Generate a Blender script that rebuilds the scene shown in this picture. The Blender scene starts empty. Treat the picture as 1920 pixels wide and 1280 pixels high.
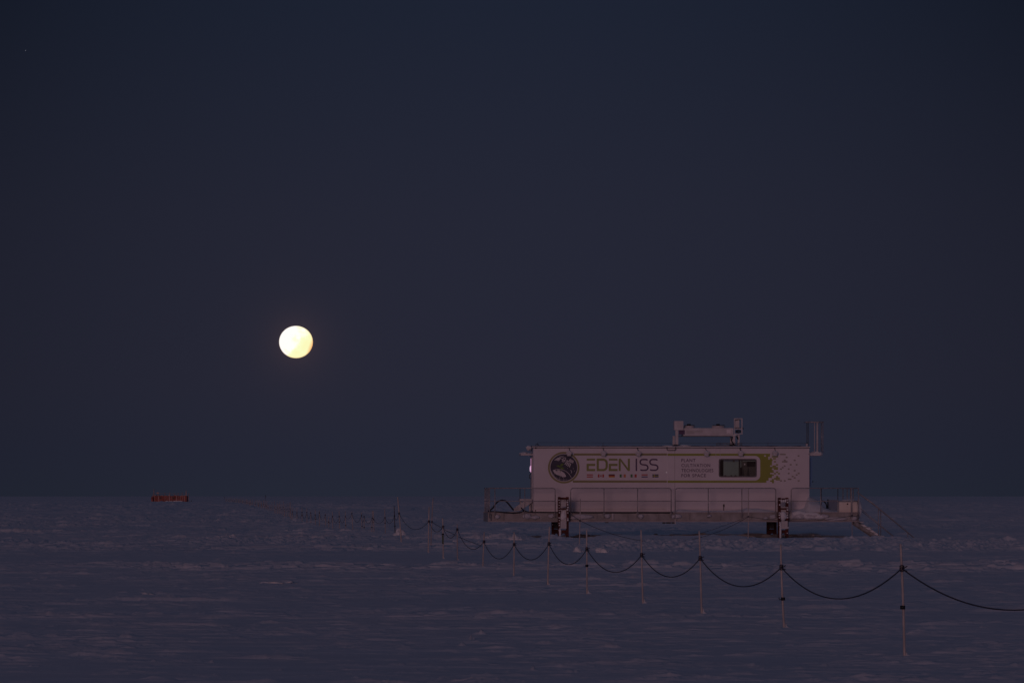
import bpy, math, random
import numpy as np
from mathutils import Vector, Matrix, noise as mnoise

S = bpy.context.scene
COL = S.collection
# ------------------------------------------------------------------ camera
F = 7050.0            # focal length in photo pixels (1920 wide)
H = 1.88              # eye height over the snow
cam = bpy.data.objects.new("camera", bpy.data.cameras.new("camera"))
COL.objects.link(cam); S.camera = cam
cam.location = (0, 0, H); cam.rotation_euler = (math.pi / 2, 0, 0)
cam.data.sensor_fit = 'HORIZONTAL'; cam.data.sensor_width = 36
cam.data.lens = F / 1920 * 36
cam.data.shift_y = 290 / 1920
cam.data.clip_start = 0.5; cam.data.clip_end = 300000

# ------------------------------------------------------------------ world : dusk sky opposite the set sun
def srgb(r, g, b):
    f = lambda c: (c / 255 / 12.92) if c / 255 <= .04045 else ((c / 255 + .055) / 1.055) ** 2.4
    return (f(r), f(g), f(b), 1)
W = bpy.data.worlds.new("World"); S.world = W; W.use_nodes = True
nt = W.node_tree; N = nt.nodes; LK = nt.links
bg = N['Background']; bg.inputs[1].default_value = 1.0
tc = N.new('ShaderNodeTexCoord'); sx = N.new('ShaderNodeSeparateXYZ'); LK.new(tc.outputs['Generated'], sx.inputs[0])
rp = N.new('ShaderNodeValToRGB'); LK.new(sx.outputs[2], rp.inputs[0])
els = rp.color_ramp.elements
els[0].position = 0.0; els[0].color = srgb(36, 40, 54)
els[1].position = 1.0; els[1].color = srgb(47, 54, 76)
for p, c in ((0.010, (36, 38.8, 54)), (0.03, (37.5, 38.8, 53.5)), (0.075, (36, 38.2, 53)), (0.10, (33, 36.8, 52)), (0.130, (29, 34.8, 50.5)), (0.30, (40, 47, 66))):
    e = els.new(p); e.color = srgb(*c)
def math_node(op, a, b=None, clamp=False):
    m = N.new('ShaderNodeMath'); m.operation = op; m.use_clamp = clamp
    for i, v in enumerate((a, b)):
        if v is None: continue
        if isinstance(v, (int, float)): m.inputs[i].default_value = v
        else: LK.new(v, m.inputs[i])
    return m.outputs[0]
# lens vignette painted into the sky: dimmer to the sides and upper corners
x2 = math_node('MULTIPLY', sx.outputs[0], sx.outputs[0])
z2 = math_node('MULTIPLY', sx.outputs[2], sx.outputs[2])
dim = math_node('SUBTRACT', 1.0, math_node('MULTIPLY', x2, math_node('ADD', 10.5, math_node('MULTIPLY', z2, 580.0))), True)
dim = math_node('MAXIMUM', dim, 0.60)
mx = N.new('ShaderNodeMix'); mx.data_type = 'RGBA'; mx.blend_type = 'MULTIPLY'; mx.inputs[0].default_value = 1
cmb = N.new('ShaderNodeCombineColor')
for i in range(3): LK.new(dim, cmb.inputs[i])
LK.new(rp.outputs[0], mx.inputs[6]); LK.new(cmb.outputs[0], mx.inputs[7])
# afterglow low in the sky behind the camera
low = math_node('SUBTRACT', 1.0, math_node('MULTIPLY', math_node('ABSOLUTE', sx.outputs[2]), 2.6), True)
bk = math_node('MULTIPLY', math_node('MAXIMUM', math_node('MULTIPLY', sx.outputs[1], -1.0), 0.0), low)
gl = N.new('ShaderNodeMix'); gl.data_type = 'RGBA'; gl.blend_type = 'ADD'
gc = math_node('MULTIPLY', bk, bk)
LK.new(gc, gl.inputs[0]); LK.new(mx.outputs[2], gl.inputs[6]); gl.inputs[7].default_value = (0.16, 0.075, 0.075, 1)
# faint aureole of thin ice haze round the moon
MD = Vector(((555 - 960) / F, 1, (930 - 641) / F)).normalized()
dp = N.new('ShaderNodeVectorMath'); dp.operation = 'DOT_PRODUCT'; dp.inputs[1].default_value = MD
nv = N.new('ShaderNodeVectorMath'); nv.operation = 'NORMALIZE'
LK.new(tc.outputs['Generated'], nv.inputs[0]); LK.new(nv.outputs[0], dp.inputs[0])
ac = math_node('ARCCOSINE', math_node('MINIMUM', dp.outputs['Value'], 0.9999999))
au = math_node('POWER', 2.718, math_node('MULTIPLY', ac, -1 / 0.0040))
au2 = math_node('POWER', 2.718, math_node('MULTIPLY', ac, -1 / 0.018))
au = math_node('ADD', au, math_node('MULTIPLY', au2, 0.085))
g2 = N.new('ShaderNodeMix'); g2.data_type = 'RGBA'; g2.blend_type = 'ADD'
LK.new(au, g2.inputs[0]); LK.new(gl.outputs[2], g2.inputs[6]); g2.inputs[7].default_value = (0.036, 0.017, 0.011, 1)
LK.new(g2.outputs[2], bg.inputs[0])

# ------------------------------------------------------------------ the last glow of the sun, wide and soft, from behind the camera
sl = bpy.data.lights.new("sun", 'SUN'); sl.energy = 0.295; sl.angle = math.radians(16); sl.color = (1.0, 0.535, 0.54)
sun = bpy.data.objects.new("sun", sl); COL.objects.link(sun)
d = Vector((math.sin(math.radians(14)), math.cos(math.radians(14)), -math.tan(math.radians(5.1))))
sun.rotation_euler = d.to_track_quat('-Z', 'Y').to_euler()
S.view_settings.view_transform = 'Standard'; S.view_settings.look = 'None'
S.view_settings.exposure = 0; S.view_settings.gamma = 1; S.view_settings.use_curve_mapping = False
S.cycles.max_bounces = 6; S.cycles.transparent_max_bounces = 12

# ------------------------------------------------------------------ helpers
def tag(o, label=None, cat=None, group=None, kind=None):
    if label: o['label'] = label
    if cat: o['category'] = cat
    if group: o['group'] = group
    if kind: o['kind'] = kind
    return o

def mat(name, col, rough=0.6, var=0.08, scale=3.0, metal=0.0, bump=0.0, bscale=20.0, stretch=(1, 1, 1), var_col=None, lo=.4, hi=.65):
    m = bpy.data.materials.new(name); m.use_nodes = True
    n = m.node_tree.nodes; l = m.node_tree.links; p = n['Principled BSDF']
    p.inputs['Roughness'].default_value = rough; p.inputs['Metallic'].default_value = metal
    t = n.new('ShaderNodeTexCoord'); mp = n.new('ShaderNodeMapping'); mp.inputs['Scale'].default_value = stretch
    l.new(t.outputs['Object'], mp.inputs[0])
    nz = n.new('ShaderNodeTexNoise'); nz.inputs['Scale'].default_value = scale; nz.inputs['Detail'].default_value = 5
    l.new(mp.outputs[0], nz.inputs['Vector'])
    r = n.new('ShaderNodeValToRGB'); r.color_ramp.elements[0].position = lo; r.color_ramp.elements[1].position = hi
    r.color_ramp.elements[0].color = (*[c * (1 - var) for c in col], 1)
    r.color_ramp.elements[1].color = (*(var_col or [min(1, c * (1 + var)) for c in col]), 1)
    l.new(nz.outputs['Fac'], r.inputs[0]); l.new(r.outputs[0], p.inputs['Base Color'])
    if bump:
        nb = n.new('ShaderNodeTexNoise'); nb.inputs['Scale'].default_value = bscale; nb.inputs['Detail'].default_value = 4
        l.new(mp.outputs[0], nb.inputs['Vector'])
        b = n.new('ShaderNodeBump'); b.inputs['Strength'].default_value = 1; b.inputs['Distance'].default_value = bump
        l.new(nb.outputs['Fac'], b.inputs['Height']); l.new(b.outputs[0], p.inputs['Normal'])
    return m

def emis(name, col, s):
    m = bpy.data.materials.new(name); m.use_nodes = True
    n = m.node_tree.nodes; l = m.node_tree.links; p = n['Principled BSDF']
    p.inputs['Base Color'].default_value = (*col, 1)
    p.inputs['Emission Color'].default_value = (*col, 1); p.inputs['Emission Strength'].default_value = s
    return m

SNOWC = (0.85, 0.855, 0.89)
M = {}
M['snow'] = mat('snow', SNOWC, .8, .03, .6, bump=.014, bscale=5, stretch=(.4, 2.0, 1))
M['drift'] = mat('drift_snow', (.82, .83, .86), .85, .04, 5, bump=.01, bscale=16)
M['rime'] = mat('rime_snow', (.60, .60, .65), .85, .08, 5, bump=.01, bscale=16)
M['wall'] = mat('white_paint', (.74, .70, .74), .45, .035, .9)
M['paint'] = mat('grey_white_paint', (.60, .58, .60), .5, .08, 3)
M['steel'] = mat('galvanised_steel', (.26, .26, .27), .45, .2, 9, metal=.35)
M['rail'] = mat('railing_steel', (.41, .395, .415), .45, .2, 12, metal=.3)
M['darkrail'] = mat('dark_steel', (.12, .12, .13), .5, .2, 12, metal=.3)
M['beam'] = mat('beam_paint', (.36, .35, .35), .55, .12, 2.0, var_col=(.48, .46, .47), lo=.45, hi=.7)
M['flange'] = mat('flange_paint', (.42, .38, .39), .55, .12, 2.0)
M['rust'] = mat('red_oxide_paint', (.085, .014, .010), .7, .25, 8, var_col=(.20, .028, .018), lo=.5, hi=.75)
M['black'] = mat('black_rubber', (.012, .012, .014), .5, .1, 8)
M['rope'] = mat('dark_rope', (.05, .05, .078), .8, .2, 40)
M['bamboo'] = mat('bamboo', (.56, .51, .49), .6, .15, 6, stretch=(6, 6, .8))
M['bamboodark'] = mat('dark_bamboo', (.09, .08, .09), .7, .2, 6)
M['bambooold'] = mat('weathered_bamboo', (.46, .42, .42), .7, .2, 8, stretch=(6, 6, .8))
M['tape'] = mat('green_tape', (.10, .13, .05), .6, .2, 9)
M['olive'] = mat('lime_vinyl', (.31, .34, .045), .5, .05, 1.2)
M['olive2'] = mat('pale_lime_vinyl', (.30, .28, .12), .5, .05, 1.2)
M['pixel'] = mat('mauve_pixel_vinyl', (.34, .32, .28), .5, .05, 4)
M['purple'] = mat('purple_vinyl', (.085, .04, .12), .5, .05, 4)
M['navy'] = mat('navy_vinyl', (.035, .035, .075), .5, .15, 4)
M['emwhite'] = mat('white_vinyl', (.66, .62, .66), .5, .05, 4)
M['limetext'] = mat('lime_letter_vinyl', (.27, .29, .085), .5, .05, 1.2)
M['leaf'] = mat('leaf_green_vinyl', (.12, .22, .03), .5, .1, 6)
for k, c in dict(fred=(.50, .05, .04), fwhite=(.66, .6, .62), fblack=(.03, .02, .03), fgold=(.62, .38, .04), forange=(.62, .22, .08), fgreen=(.06, .22, .08), fblue=(.06, .05, .2), fnavy=(.04, .07, .16), fyellow=(.5, .42, .1)).items():
    M[k] = mat('flag_' + k[1:], c, .5, .04, 4)
M['tan'] = mat('tan_box_paint', (.86, .78, .70), .55, .06, 4)
M['shadepanel'] = mat('shade_blue_panel', (.10, .24, .46), .5, .08, 3)  # blue shade put into the colour, for an end turned from the glow
M['bluegrey'] = mat('blue_grey_panel', (.20, .26, .36), .5, .08, 3)
M['interior'] = mat('interior_dark', (.03, .035, .035), .7, .2, 4)
M['blind'] = mat('blind_panel', (.37, .47, .45), .6, .08, 1.5)
M['shelf'] = mat('brown_cabinet', (.12, .11, .10), .6, .1, 3)
M['redhut'] = mat('red_hut_paint', (.30, .048, .036), .6, .3, .9, var_col=(.38, .10, .08))
M['hutwhite'] = mat('hut_white_trim', (.5, .36, .34), .6, .1, 2)
M['sign'] = mat('sticker_white', (.85, .8, .84), .5, .03, 3)
M['pinklamp'] = emis('pink_grow_light', (1.0, .50, .85), .18)
M['pinklampb'] = emis('pink_grow_light_bright', (1.0, .74, 1.0), .4)
M['led'] = emis('white_led', (1, .9, .95), .12)
g = bpy.data.materials.new('window_glass'); g.use_nodes = True
n_ = g.node_tree.nodes; l_ = g.node_tree.links; n_.remove(n_['Principled BSDF'])
tr = n_.new('ShaderNodeBsdfTransparent'); tr.inputs[0].default_value = (.80, .90, .88, 1)
gs = n_.new('ShaderNodeBsdfGlossy'); gs.inputs['Roughness'].default_value = .05
fr = n_.new('ShaderNodeFresnel'); ms = n_.new('ShaderNodeMixShader')
l_.new(fr.outputs[0], ms.inputs[0]); l_.new(tr.outputs[0], ms.inputs[1]); l_.new(gs.outputs[0], ms.inputs[2])
l_.new(ms.outputs[0], n_['Material Output'].inputs[0]); M['glass'] = g

class MB:
    def __init__(s): s.v = []; s.f = []; s.m = []; s.mats = []; s.smooth = []; s.cur = 0; s.sm = False
    def use(s, k):
        if k not in s.mats: s.mats.append(k)
        s.cur = s.mats.index(k); return s
    def start(s): s.st = getattr(s, 'st', []); s.st.append((len(s.v), len(s.f)))
    def face(s, idx): s.f.append(idx); s.m.append(s.cur); s.smooth.append(s.sm)
    def add(s, vs, fs):
        s.start()
        b = len(s.v); s.v += [tuple(v) for v in vs]
        for f in fs: s.face([b + i for i in f])
    def box(s, x0, x1, y0, y1, z0, z1):
        if x0 > x1: x0, x1 = x1, x0
        if y0 > y1: y0, y1 = y1, y0
        if z0 > z1: z0, z1 = z1, z0
        s.add([(x0, y0, z0), (x1, y0, z0), (x1, y1, z0), (x0, y1, z0), (x0, y0, z1), (x1, y0, z1), (x1, y1, z1), (x0, y1, z1)],
              [(0, 3, 2, 1), (4, 5, 6, 7), (0, 1, 5, 4), (1, 2, 6, 5), (2, 3, 7, 6), (3, 0, 4, 7)]); return s
    def prism(s, pts, y0, y1):     # polygon in x,z extruded along y (pts counter-clockwise seen from -y)
        n = len(pts)
        s.add([(x, y0, z) for x, z in pts] + [(x, y1, z) for x, z in pts],
              [tuple(range(n)), tuple(range(2 * n - 1, n - 1, -1))] + [(i, i + n, (i + 1) % n + n, (i + 1) % n) for i in range(n)]); return s
    def flat(s, pts, y): s.add([(x, y, z) for x, z in pts], [tuple(range(len(pts)))]); return s
    def tube(s, P, r, n=6, cap=True):
        s.start(); P = [Vector(p) for p in P]; R = r if isinstance(r, (list, tuple)) else [r] * len(P)
        old = s.sm; s.sm = True; b = len(s.v); up = None
        for i, p in enumerate(P):
            t = (P[min(i + 1, len(P) - 1)] - P[max(i - 1, 0)]).normalized()
            if up is None:
                up = Vector((0, 0, 1)) if abs(t.z) < .9 else Vector((1, 0, 0))
            a = t.cross(up).normalized(); c = a.cross(t).normalized(); up = c
            for k in range(n):
                q = 2 * math.pi * k / n; s.v.append(tuple(p + a * math.cos(q) * R[i] + c * math.sin(q) * R[i]))
        for i in range(len(P) - 1):
            for k in range(n):
                s.face([b + i * n + k, b + i * n + (k + 1) % n, b + (i + 1) * n + (k + 1) % n, b + (i + 1) * n + k])
        s.sm = False
        if cap:
            s.face([b + k for k in range(n)][::-1]); s.face([b + (len(P) - 1) * n + k for k in range(n)])
        s.sm = old; return s
    def blob(s, c, r, seed=0, rough=.18, sub=3, freq=1.6):
        import bmesh
        bm = bmesh.new(); bmesh.ops.create_icosphere(bm, subdivisions=sub, radius=1)
        vs = []
        for v in bm.verts:
            q = v.co.copy(); k = 1 + rough * 2 * mnoise.noise(q * freq + Vector((seed * 7.3, seed * 3.1, seed))) + rough * .7 * mnoise.noise(q * freq * 2.7 + Vector((seed, 9, seed * 2)))
            vs.append((c[0] + q.x * k * r[0], c[1] + q.y * k * r[1], c[2] + q.z * k * r[2]))
        fs = [tuple(v.index for v in f.verts) for f in bm.faces]; bm.free()
        old = s.sm; s.sm = True; s.add(vs, fs); s.sm = old; return s
    def each(s, name, parent=None, off=(0, 0, 0)):
        st = s.st + [(len(s.v), len(s.f))]
        for (v0, f0), (v1, f1) in zip(st, st[1:]):
            q = MB(); q.v = s.v[v0:v1]; q.f = [tuple(i - v0 for i in f) for f in s.f[f0:f1]]; k = s.m[f0]; q.mats = [s.mats[k]]; q.m = [0] * (f1 - f0); q.smooth = s.smooth[f0:f1]
            q.build(name, None, parent, off)
    def build(s, name, k=None, parent=None, off=(0, 0, 0)):
        me = bpy.data.meshes.new(name)
        me.from_pydata([(a - off[0], b - off[1], c - off[2]) for a, b, c in s.v], [], s.f)
        for q in (s.mats or [k]): me.materials.append(M[q])
        me.polygons.foreach_set('material_index', s.m); me.polygons.foreach_set('use_smooth', s.smooth)
        me.update()
        o = bpy.data.objects.new(name, me); COL.objects.link(o)
        if parent is not None:
            o.parent = parent
        return o

def empty(name, loc, rz=0.0):
    o = bpy.data.objects.new(name, None); COL.objects.link(o); o.location = loc; o.rotation_euler = (0, 0, rz); o.empty_display_size = .2
    return o

def WP(px, py, Y): return Vector(((px - 960) / F * Y, Y, H - (py - 930) / F * Y))
def DG(py): return F * H / (py - 930)          # distance of flat snow seen at row py

# ------------------------------------------------------------------ the snow field : one sheet out to the horizon
def hsh(ix, iy, seed):
    n = (ix.astype(np.int64) * 374761393 + iy.astype(np.int64) * 668265263 + seed * 1442695041) & 0xffffffff
    n = ((n ^ (n >> 13)) * 1274126177) & 0xffffffff
    return ((n ^ (n >> 16)) & 0xffff).astype(np.float32) / 32767.5 - 1
def vn(x, y, seed):
    ix = np.floor(x); iy = np.floor(y); fx = (x - ix).astype(np.float32); fy = (y - iy).astype(np.float32)
    fx = fx * fx * fx * (fx * (fx * 6 - 15) + 10); fy = fy * fy * fy * (fy * (fy * 6 - 15) + 10)
    ix = ix.astype(np.int64); iy = iy.astype(np.int64)
    a = hsh(ix, iy, seed); b = hsh(ix + 1, iy, seed); c = hsh(ix, iy + 1, seed); e = hsh(ix + 1, iy + 1, seed)
    return (a + (b - a) * fx) * (1 - fy) + (c + (e - c) * fx) * fy
def sst(a, b, x): t = np.clip((x - a) / (b - a), 0, 1); return t * t * (3 - 2 * t)

def rowmean(h):
    if h.ndim < 2 or h.shape[1] < 1000: return 0
    m = h[:, 200:1000].mean(1); k = 31; p = np.pad(m, k // 2, mode='edge')
    return np.convolve(p, np.ones(k) / k, 'valid')[:, None]
def ground_height(X, Y):
    R = np.sqrt(X * X + Y * Y)
    near = 1 - sst(900, 1800, R)
    wx = X + 1.2 * vn(X / 6, Y / 3, 90); wy = Y + .5 * vn(X / 4, Y / 2.5, 91) + .05 * X
    h = .030 * vn(wx / 14, wy / 6, 1) + .020 * vn(wx / 6, wy / 2.6, 2)
    patch = sst(-.35, .45, vn(wx / 8, wy / 4.5, 3) + .45 * vn(wx / 2.6, wy / 1.3, 4))
    big = .25 + 1.0 * sst(-.3, .5, vn(X / 30, Y / 11, 60) + .4 * vn(X / 9, Y / 5, 61))
    a = vn(wx / 1.9, wy / .42, 5) + .16 * vn(wx / .35, wy / .2, 15); b = vn(wx / 1.0, wy / .26, 6) + .14 * vn(wx / .2, wy / .11, 16); c = vn(wx / .5, wy / .14, 7); d_ = vn(wx / 3.4, wy / .8, 8) + .12 * vn(wx / .5, wy / .3, 18)
    # wind-cut scarps: thin steps with a steep edge
    fz = 1 - .75 * sst(80, 140, R)
    sas = sst(.42, .50, a) * .020 + sst(.50, .58, b) * .020 + sst(.50, .60, c) * .014 + sst(.40, .46, d_) * .018 * fz
    sas = sas + (.012 * sst(.2, .85, a) + .008 * sst(.1, .7, d_)) * fz
    fine = .017 * sst(.45, .6, vn(wx / .65, wy / .16, 70)) + .010 * sst(.4, .6, vn(wx / .26, wy / .10, 71))
    h = h + fine * sst(-.4, .2, vn(X / 3.5, Y / 1.6, 72)) * (.35 + .8 * big) + .034 * vn(wx / 20, wy / 3.4, 73) + .014 * vn(wx / 7, wy / 1.5, 74)
    h = h + sas * (.35 + 1.35 * patch) * big * (1 + .9 * sst(70, 160, R))
    h = h - rowmean(h)
    # churned snow in front of the platform
    m = sst(1.5, 4.5, X) * sst(124, 131, Y) * (1 - sst(151, 157, Y)) * sst(-.5, .25, vn(X / 4, Y / 7, 20) + .35 * sst(6, 12, X))
    lump = .5 + .5 * vn(X / .20, Y / .38, 21); lump = lump ** 2
    h = h + m * (.19 * lump + .03 * np.maximum(0, vn(X / .8, Y / 1.6, 22)))
    # tracks left
    m2 = (1 - sst(-8, -5.5, X)) * sst(143, 147, Y) * (1 - sst(160, 168, Y)) * sst(-.45, .2, vn(X / 5, Y / 3, 24))
    h = h + m2 * (.135 * (.5 + .5 * vn(X / .18, Y / .36, 25)) ** 2 + .02 * np.maximum(0, vn(X / 1.1, Y / 1.3, 26)))
    # low bank before the platform, shallow wind scoop behind it
    h = h - .055 * np.exp(-((Y - 169.5) / 4.0) ** 2) * sst(-1, 1, X) * (1 - sst(18, 21, X))
    bx = sst(3.0, 3.9, X) * (1 - sst(26, 34, X)) * (1 - .6 * sst(9.3, 11, X))
    h = h + bx * (.215 * np.exp(-((Y - 163.5) / 2.6) ** 2) * (1 + .15 * vn(X / 1.5, Y / 4, 27) + .15 * vn(X / .4, Y / 1, 28)))
    far_r = sst(150, 260, R)
    h = h + far_r * (.055 * sst(.1, .4, vn(X / .8, Y / .9, 41)) + .05 * sst(.1, .4, vn(X / 1.5, Y / 1.7, 42)) + .05 * sst(350, 450, R) + .06 * vn(X / 40, Y / 25, 43)) * (.3 + sst(-.3, .4, vn(X / 14, Y / 16, 44)))
    h = h + sst(210, 320, R) * .11 * sst(.0, .4, vn(X / 2.2, Y / 2.6, 47)) * (.4 + sst(-.3, .4, vn(X / 18, Y / 22, 48)))
    h = h + sst(350, 450, R) * (.20 * sst(.1, .5, vn(X / 3.5, Y / 8, 45)) + .22 * sst(.1, .6, vn(X / 9, Y / 20, 46)))
    h = h * near * sst(5, 20, R)
    return h

def bumps(X, Y, Z):
    L = []   # px, base row, width px, height px  : small lumps, footprints
    for t in ((903, 1189, 24, 8), (885, 1197, 10, 8), (896, 1202, 15, 6), (867, 1208, 14, 6), (1760, 1052, 14, 5), (1742, 1062, 9, 4), (1763, 1067, 14, 4),
              (1746, 1075, 10, 5), (1725, 1109, 9, 3), (1735, 1105, 8, 3), (1783, 1047, 16, 3), (1772, 1115, 14, 3), (1805, 1043, 8, 3), (1778, 1015, 8, 3),
              (626, 1024, 22, 4), (694, 1026, 24, 5), (725, 1024, 12, 4), (735, 1027, 20, 4), (442, 996, 20, 3), (1151, 1153, 16, 4), (1122, 1148, 12, 3),
              (1386, 1157, 10, 3), (1250, 1157, 12, 3), (1332, 1157, 14, 3), (1550, 1248, 26, 5), (1000, 1258, 14, 7), (1075, 1260, 22, 5), (746, 1247, 30, 5),
              (770, 1088, 12, 3), (785, 1124, 14, 4), (790, 1120, 9, 3), (815, 1128, 10, 3), (846, 1122, 10, 3), (1630, 1142, 90, 5), (59, 1227, 24, 6), (122, 1212, 12, 4),
              (58, 1212, 26, 4), (1205, 1170, 20, 4), (1330, 1143, 14, 3), (400, 1243, 20, 4), (1500, 1055, 30, 3), (1660, 1038, 30, 5), (1630, 1036, 18, 6)):
        L.append(t)
    rs = random.Random(8); n_ok = 0
    while n_ok < 7500:      # wind-cut crests, gathered in loose fields with bare glazed snow between
        py = 936 + 350 * rs.random() ** 1.25; px = rs.uniform(-120, 2040)
        q = mnoise.noise(Vector((px / 260, py / 20, 3.3))) + .6 * mnoise.noise(Vector((px / 70, py / 9, 7.1)))
        if px < 620 and py > 1243: q -= .45
        if 1150 < px and 1165 < py < 1195: q -= .25
        if rs.random() > .12 + 1.5 * max(0, q + .12): continue
        n_ok += 1; k = .25 + (py - 930) / 300; big_ = rs.random() ** 3
        L.append((px, py, (10 + 60 * rs.random() ** 2 + 60 * big_) * (.2 + k), (.95 + 1.3 * rs.random() + 1.1 * big_) * (.70 + k * .50)))
    Rr = np.hypot(X[:, 0], Y[:, 0]); An = np.arctan2(X[100], Y[100]) if X.ndim > 1 else None
    for n_, (px, py, w, hp) in enumerate(L):
        D = DG(py); x = (px - 960) / F * D; sw = w / F * D / 2; hh = hp / F * D
        sy = max(.07, min(sw * .6, hh * 3.2), .09 * D * D / (F * H))
        r0 = np.searchsorted(Rr, D - sy * 2.5); r1 = np.searchsorted(Rr, math.hypot(D, x) + sy * 4 + .3)
        c0 = np.searchsorted(An, math.atan2(x - sw * 2.2, D)); c1 = np.searchsorted(An, math.atan2(x + sw * 2.2, D))
        if r1 <= r0 or c1 <= c0: continue
        Xs = X[r0:r1, c0:c1]; Ys = Y[r0:r1, c0:c1]
        tilt = (n_ % 7 - 3) * .05
        dx = (Xs - x) / sw; dy = (Ys - D - (Xs - x) * tilt) / sy; dy = np.where(dy < 0, dy * 2.8, dy)
        q = vn(Xs / sw * 1.9 + n_, Ys / sy * 1.1, 31) + .5 * vn(Xs / sw * 6 + n_, Ys / sy * 2, 32)
        Z[r0:r1, c0:c1] += hh * np.exp(-(np.abs(dx) ** 2.0 + dy * dy)) * np.clip(1 + .7 * q, 0, 1.8)

def grid_sheet(name, ang, rr, m):
    A, R_ = np.meshgrid(ang, rr)
    X = (np.sin(A) * R_).astype(np.float64); Y = (np.cos(A) * R_).astype(np.float64)
    Z = ground_height(X, Y).astype(np.float64); bumps(X, Y, Z)
    nr, na = X.shape
    co = np.stack([X, Y, Z], -1).reshape(-1, 3).astype(np.float32)
    i = np.arange(nr * na).reshape(nr, na)
    q = np.stack([i[:-1, :-1], i[:-1, 1:], i[1:, 1:], i[1:, :-1]], -1).reshape(-1, 4)[:, ::-1]
    me = bpy.data.meshes.new(name)
    me.vertices.add(len(co)); me.vertices.foreach_set('co', co.ravel())
    me.loops.add(q.size); me.loops.foreach_set('vertex_index', q.ravel().astype(np.int32))
    me.polygons.add(len(q)); me.polygons.foreach_set('loop_start', np.arange(0, q.size, 4, dtype=np.int32))
    me.polygons.foreach_set('loop_total', np.full(len(q), 4, dtype=np.int32))
    me.polygons.foreach_set('use_smooth', np.ones(len(q), dtype=bool))
    me.materials.append(m); me.update(calc_edges=True)
    o = bpy.data.objects.new(name, me); COL.objects.link(o); return o
ang = np.concatenate([np.radians(np.arange(-180, -11, 3.5)), np.radians(np.linspace(-10.5, -8.9, 12)), np.radians(np.linspace(-8.8, 8.8, 1150)), np.radians(np.linspace(8.9, 10.5, 12)), np.radians(np.arange(11.5, 180.1, 3.5)), [math.pi]])
rr = np.concatenate([[.3, 2, 5, 10, 16, 22, 27, 31, 34], np.arange(36, 60, .065), np.arange(60, 110, .1), np.arange(110, 200, .16), np.arange(200, 300, .3), np.arange(300, 400, .6), np.arange(400, 700, 1.2), np.arange(700, 1200, 4.0), np.geomspace(1200, 90000, 80)])
snow = grid_sheet('snow_field', ang, rr, M['snow']); tag(snow, kind='structure')

# ------------------------------------------------------------------ moon and star
D = 120000.0
import bmesh
bm = bmesh.new(); bmesh.ops.create_uvsphere(bm, u_segments=96, v_segments=48, radius=1)
me = bpy.data.meshes.new('moon'); bm.to_mesh(me); bm.free()
for p in me.polygons: p.use_smooth = True
mm = bpy.data.materials.new('moon_surface'); mm.use_nodes = True; n = mm.node_tree.nodes; l = mm.node_tree.links
p = n['Principled BSDF']; p.inputs['Base Color'].default_value = (0, 0, 0, 1); p.inputs['Specular IOR Level'].default_value = 0
t = n.new('ShaderNodeTexCoord'); nz = n.new('ShaderNodeTexNoise'); nz.inputs['Scale'].default_value = 1.7; nz.inputs['Detail'].default_value = 4; nz.inputs['Roughness'].default_value = .45
mp = n.new('ShaderNodeMapping'); mp.inputs['Location'].default_value = (3.1, 1.7, .6); l.new(t.outputs['Object'], mp.inputs[0]); l.new(mp.outputs[0], nz.inputs['Vector'])
s = n.new('ShaderNodeSeparateXYZ'); l.new(t.outputs['Object'], s.inputs[0])
def mth(op, a, b=0.0, cl=False):
    q = n.new('ShaderNodeMath'); q.operation = op; q.use_clamp = cl
    for i, v in enumerate((a, b)):
        if isinstance(v, (int, float)): q.inputs[i].default_value = v
        else: l.new(v, q.inputs[i])
    return q.outputs[0]
k = mth('ADD', mth('MULTIPLY', s.outputs[0], .55), mth('MULTIPLY', s.outputs[2], -.42))      # maria lie to the lower right
k = mth('ADD', mth('MULTIPLY', mth('SUBTRACT', nz.outputs['Fac'], .5), 1.5), mth('MULTIPLY', k, .75))
r = n.new('ShaderNodeValToRGB'); l.new(mth('ADD', k, .5, True), r.inputs[0])
e = r.color_ramp.elements; e[0].position = .38; e[0].color = (1, 1, .97, 1); e[1].position = .95; e[1].color = srgb(252, 250, 190)
x = e.new(.55); x.color = srgb(255, 255, 224); x = e.new(.7); x.color = srgb(251, 254, 200)
edge = mth('ADD', mth('MULTIPLY', s.outputs[0], .93), mth('MULTIPLY', s.outputs[2], -.32))  # phase shade at the lower right limb, painted into the emission colour
ef = n.new('ShaderNodeMapRange'); ef.inputs['From Min'].default_value = .80; ef.inputs['From Max'].default_value = 1.0; l.new(edge, ef.inputs['Value'])
mix = n.new('ShaderNodeMix'); mix.data_type = 'RGBA'; l.new(ef.outputs[0], mix.inputs[0]); l.new(r.outputs[0], mix.inputs[6]); mix.inputs[7].default_value = srgb(248, 186, 118)
rad = mth('SQRT', mth('ADD', mth('MULTIPLY', s.outputs[0], s.outputs[0]), mth('MULTIPLY', s.outputs[2], s.outputs[2])))
rf_ = n.new('ShaderNodeMapRange'); rf_.inputs['From Min'].default_value = .955; rf_.inputs['From Max'].default_value = 1.0; rf_.inputs['To Max'].default_value = .55; l.new(rad, rf_.inputs['Value'])
mx3 = n.new('ShaderNodeMix'); mx3.data_type = 'RGBA'; l.new(rf_.outputs[0], mx3.inputs[0]); l.new(mix.outputs[2], mx3.inputs[6]); mx3.inputs[7].default_value = srgb(226, 150, 92)
l.new(mx3.outputs[2], p.inputs['Emission Color']); p.inputs['Emission Strength'].default_value = 1.0
me.materials.append(mm)
moon = bpy.data.objects.new('moon', me); COL.objects.link(moon); moon.location = WP(555, 641, D); R_m = 31.6 / F * D; moon.scale = (R_m, R_m, R_m * .955)
tag(moon, 'bright pale yellow full moon low in the dark sky', 'moon')
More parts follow.
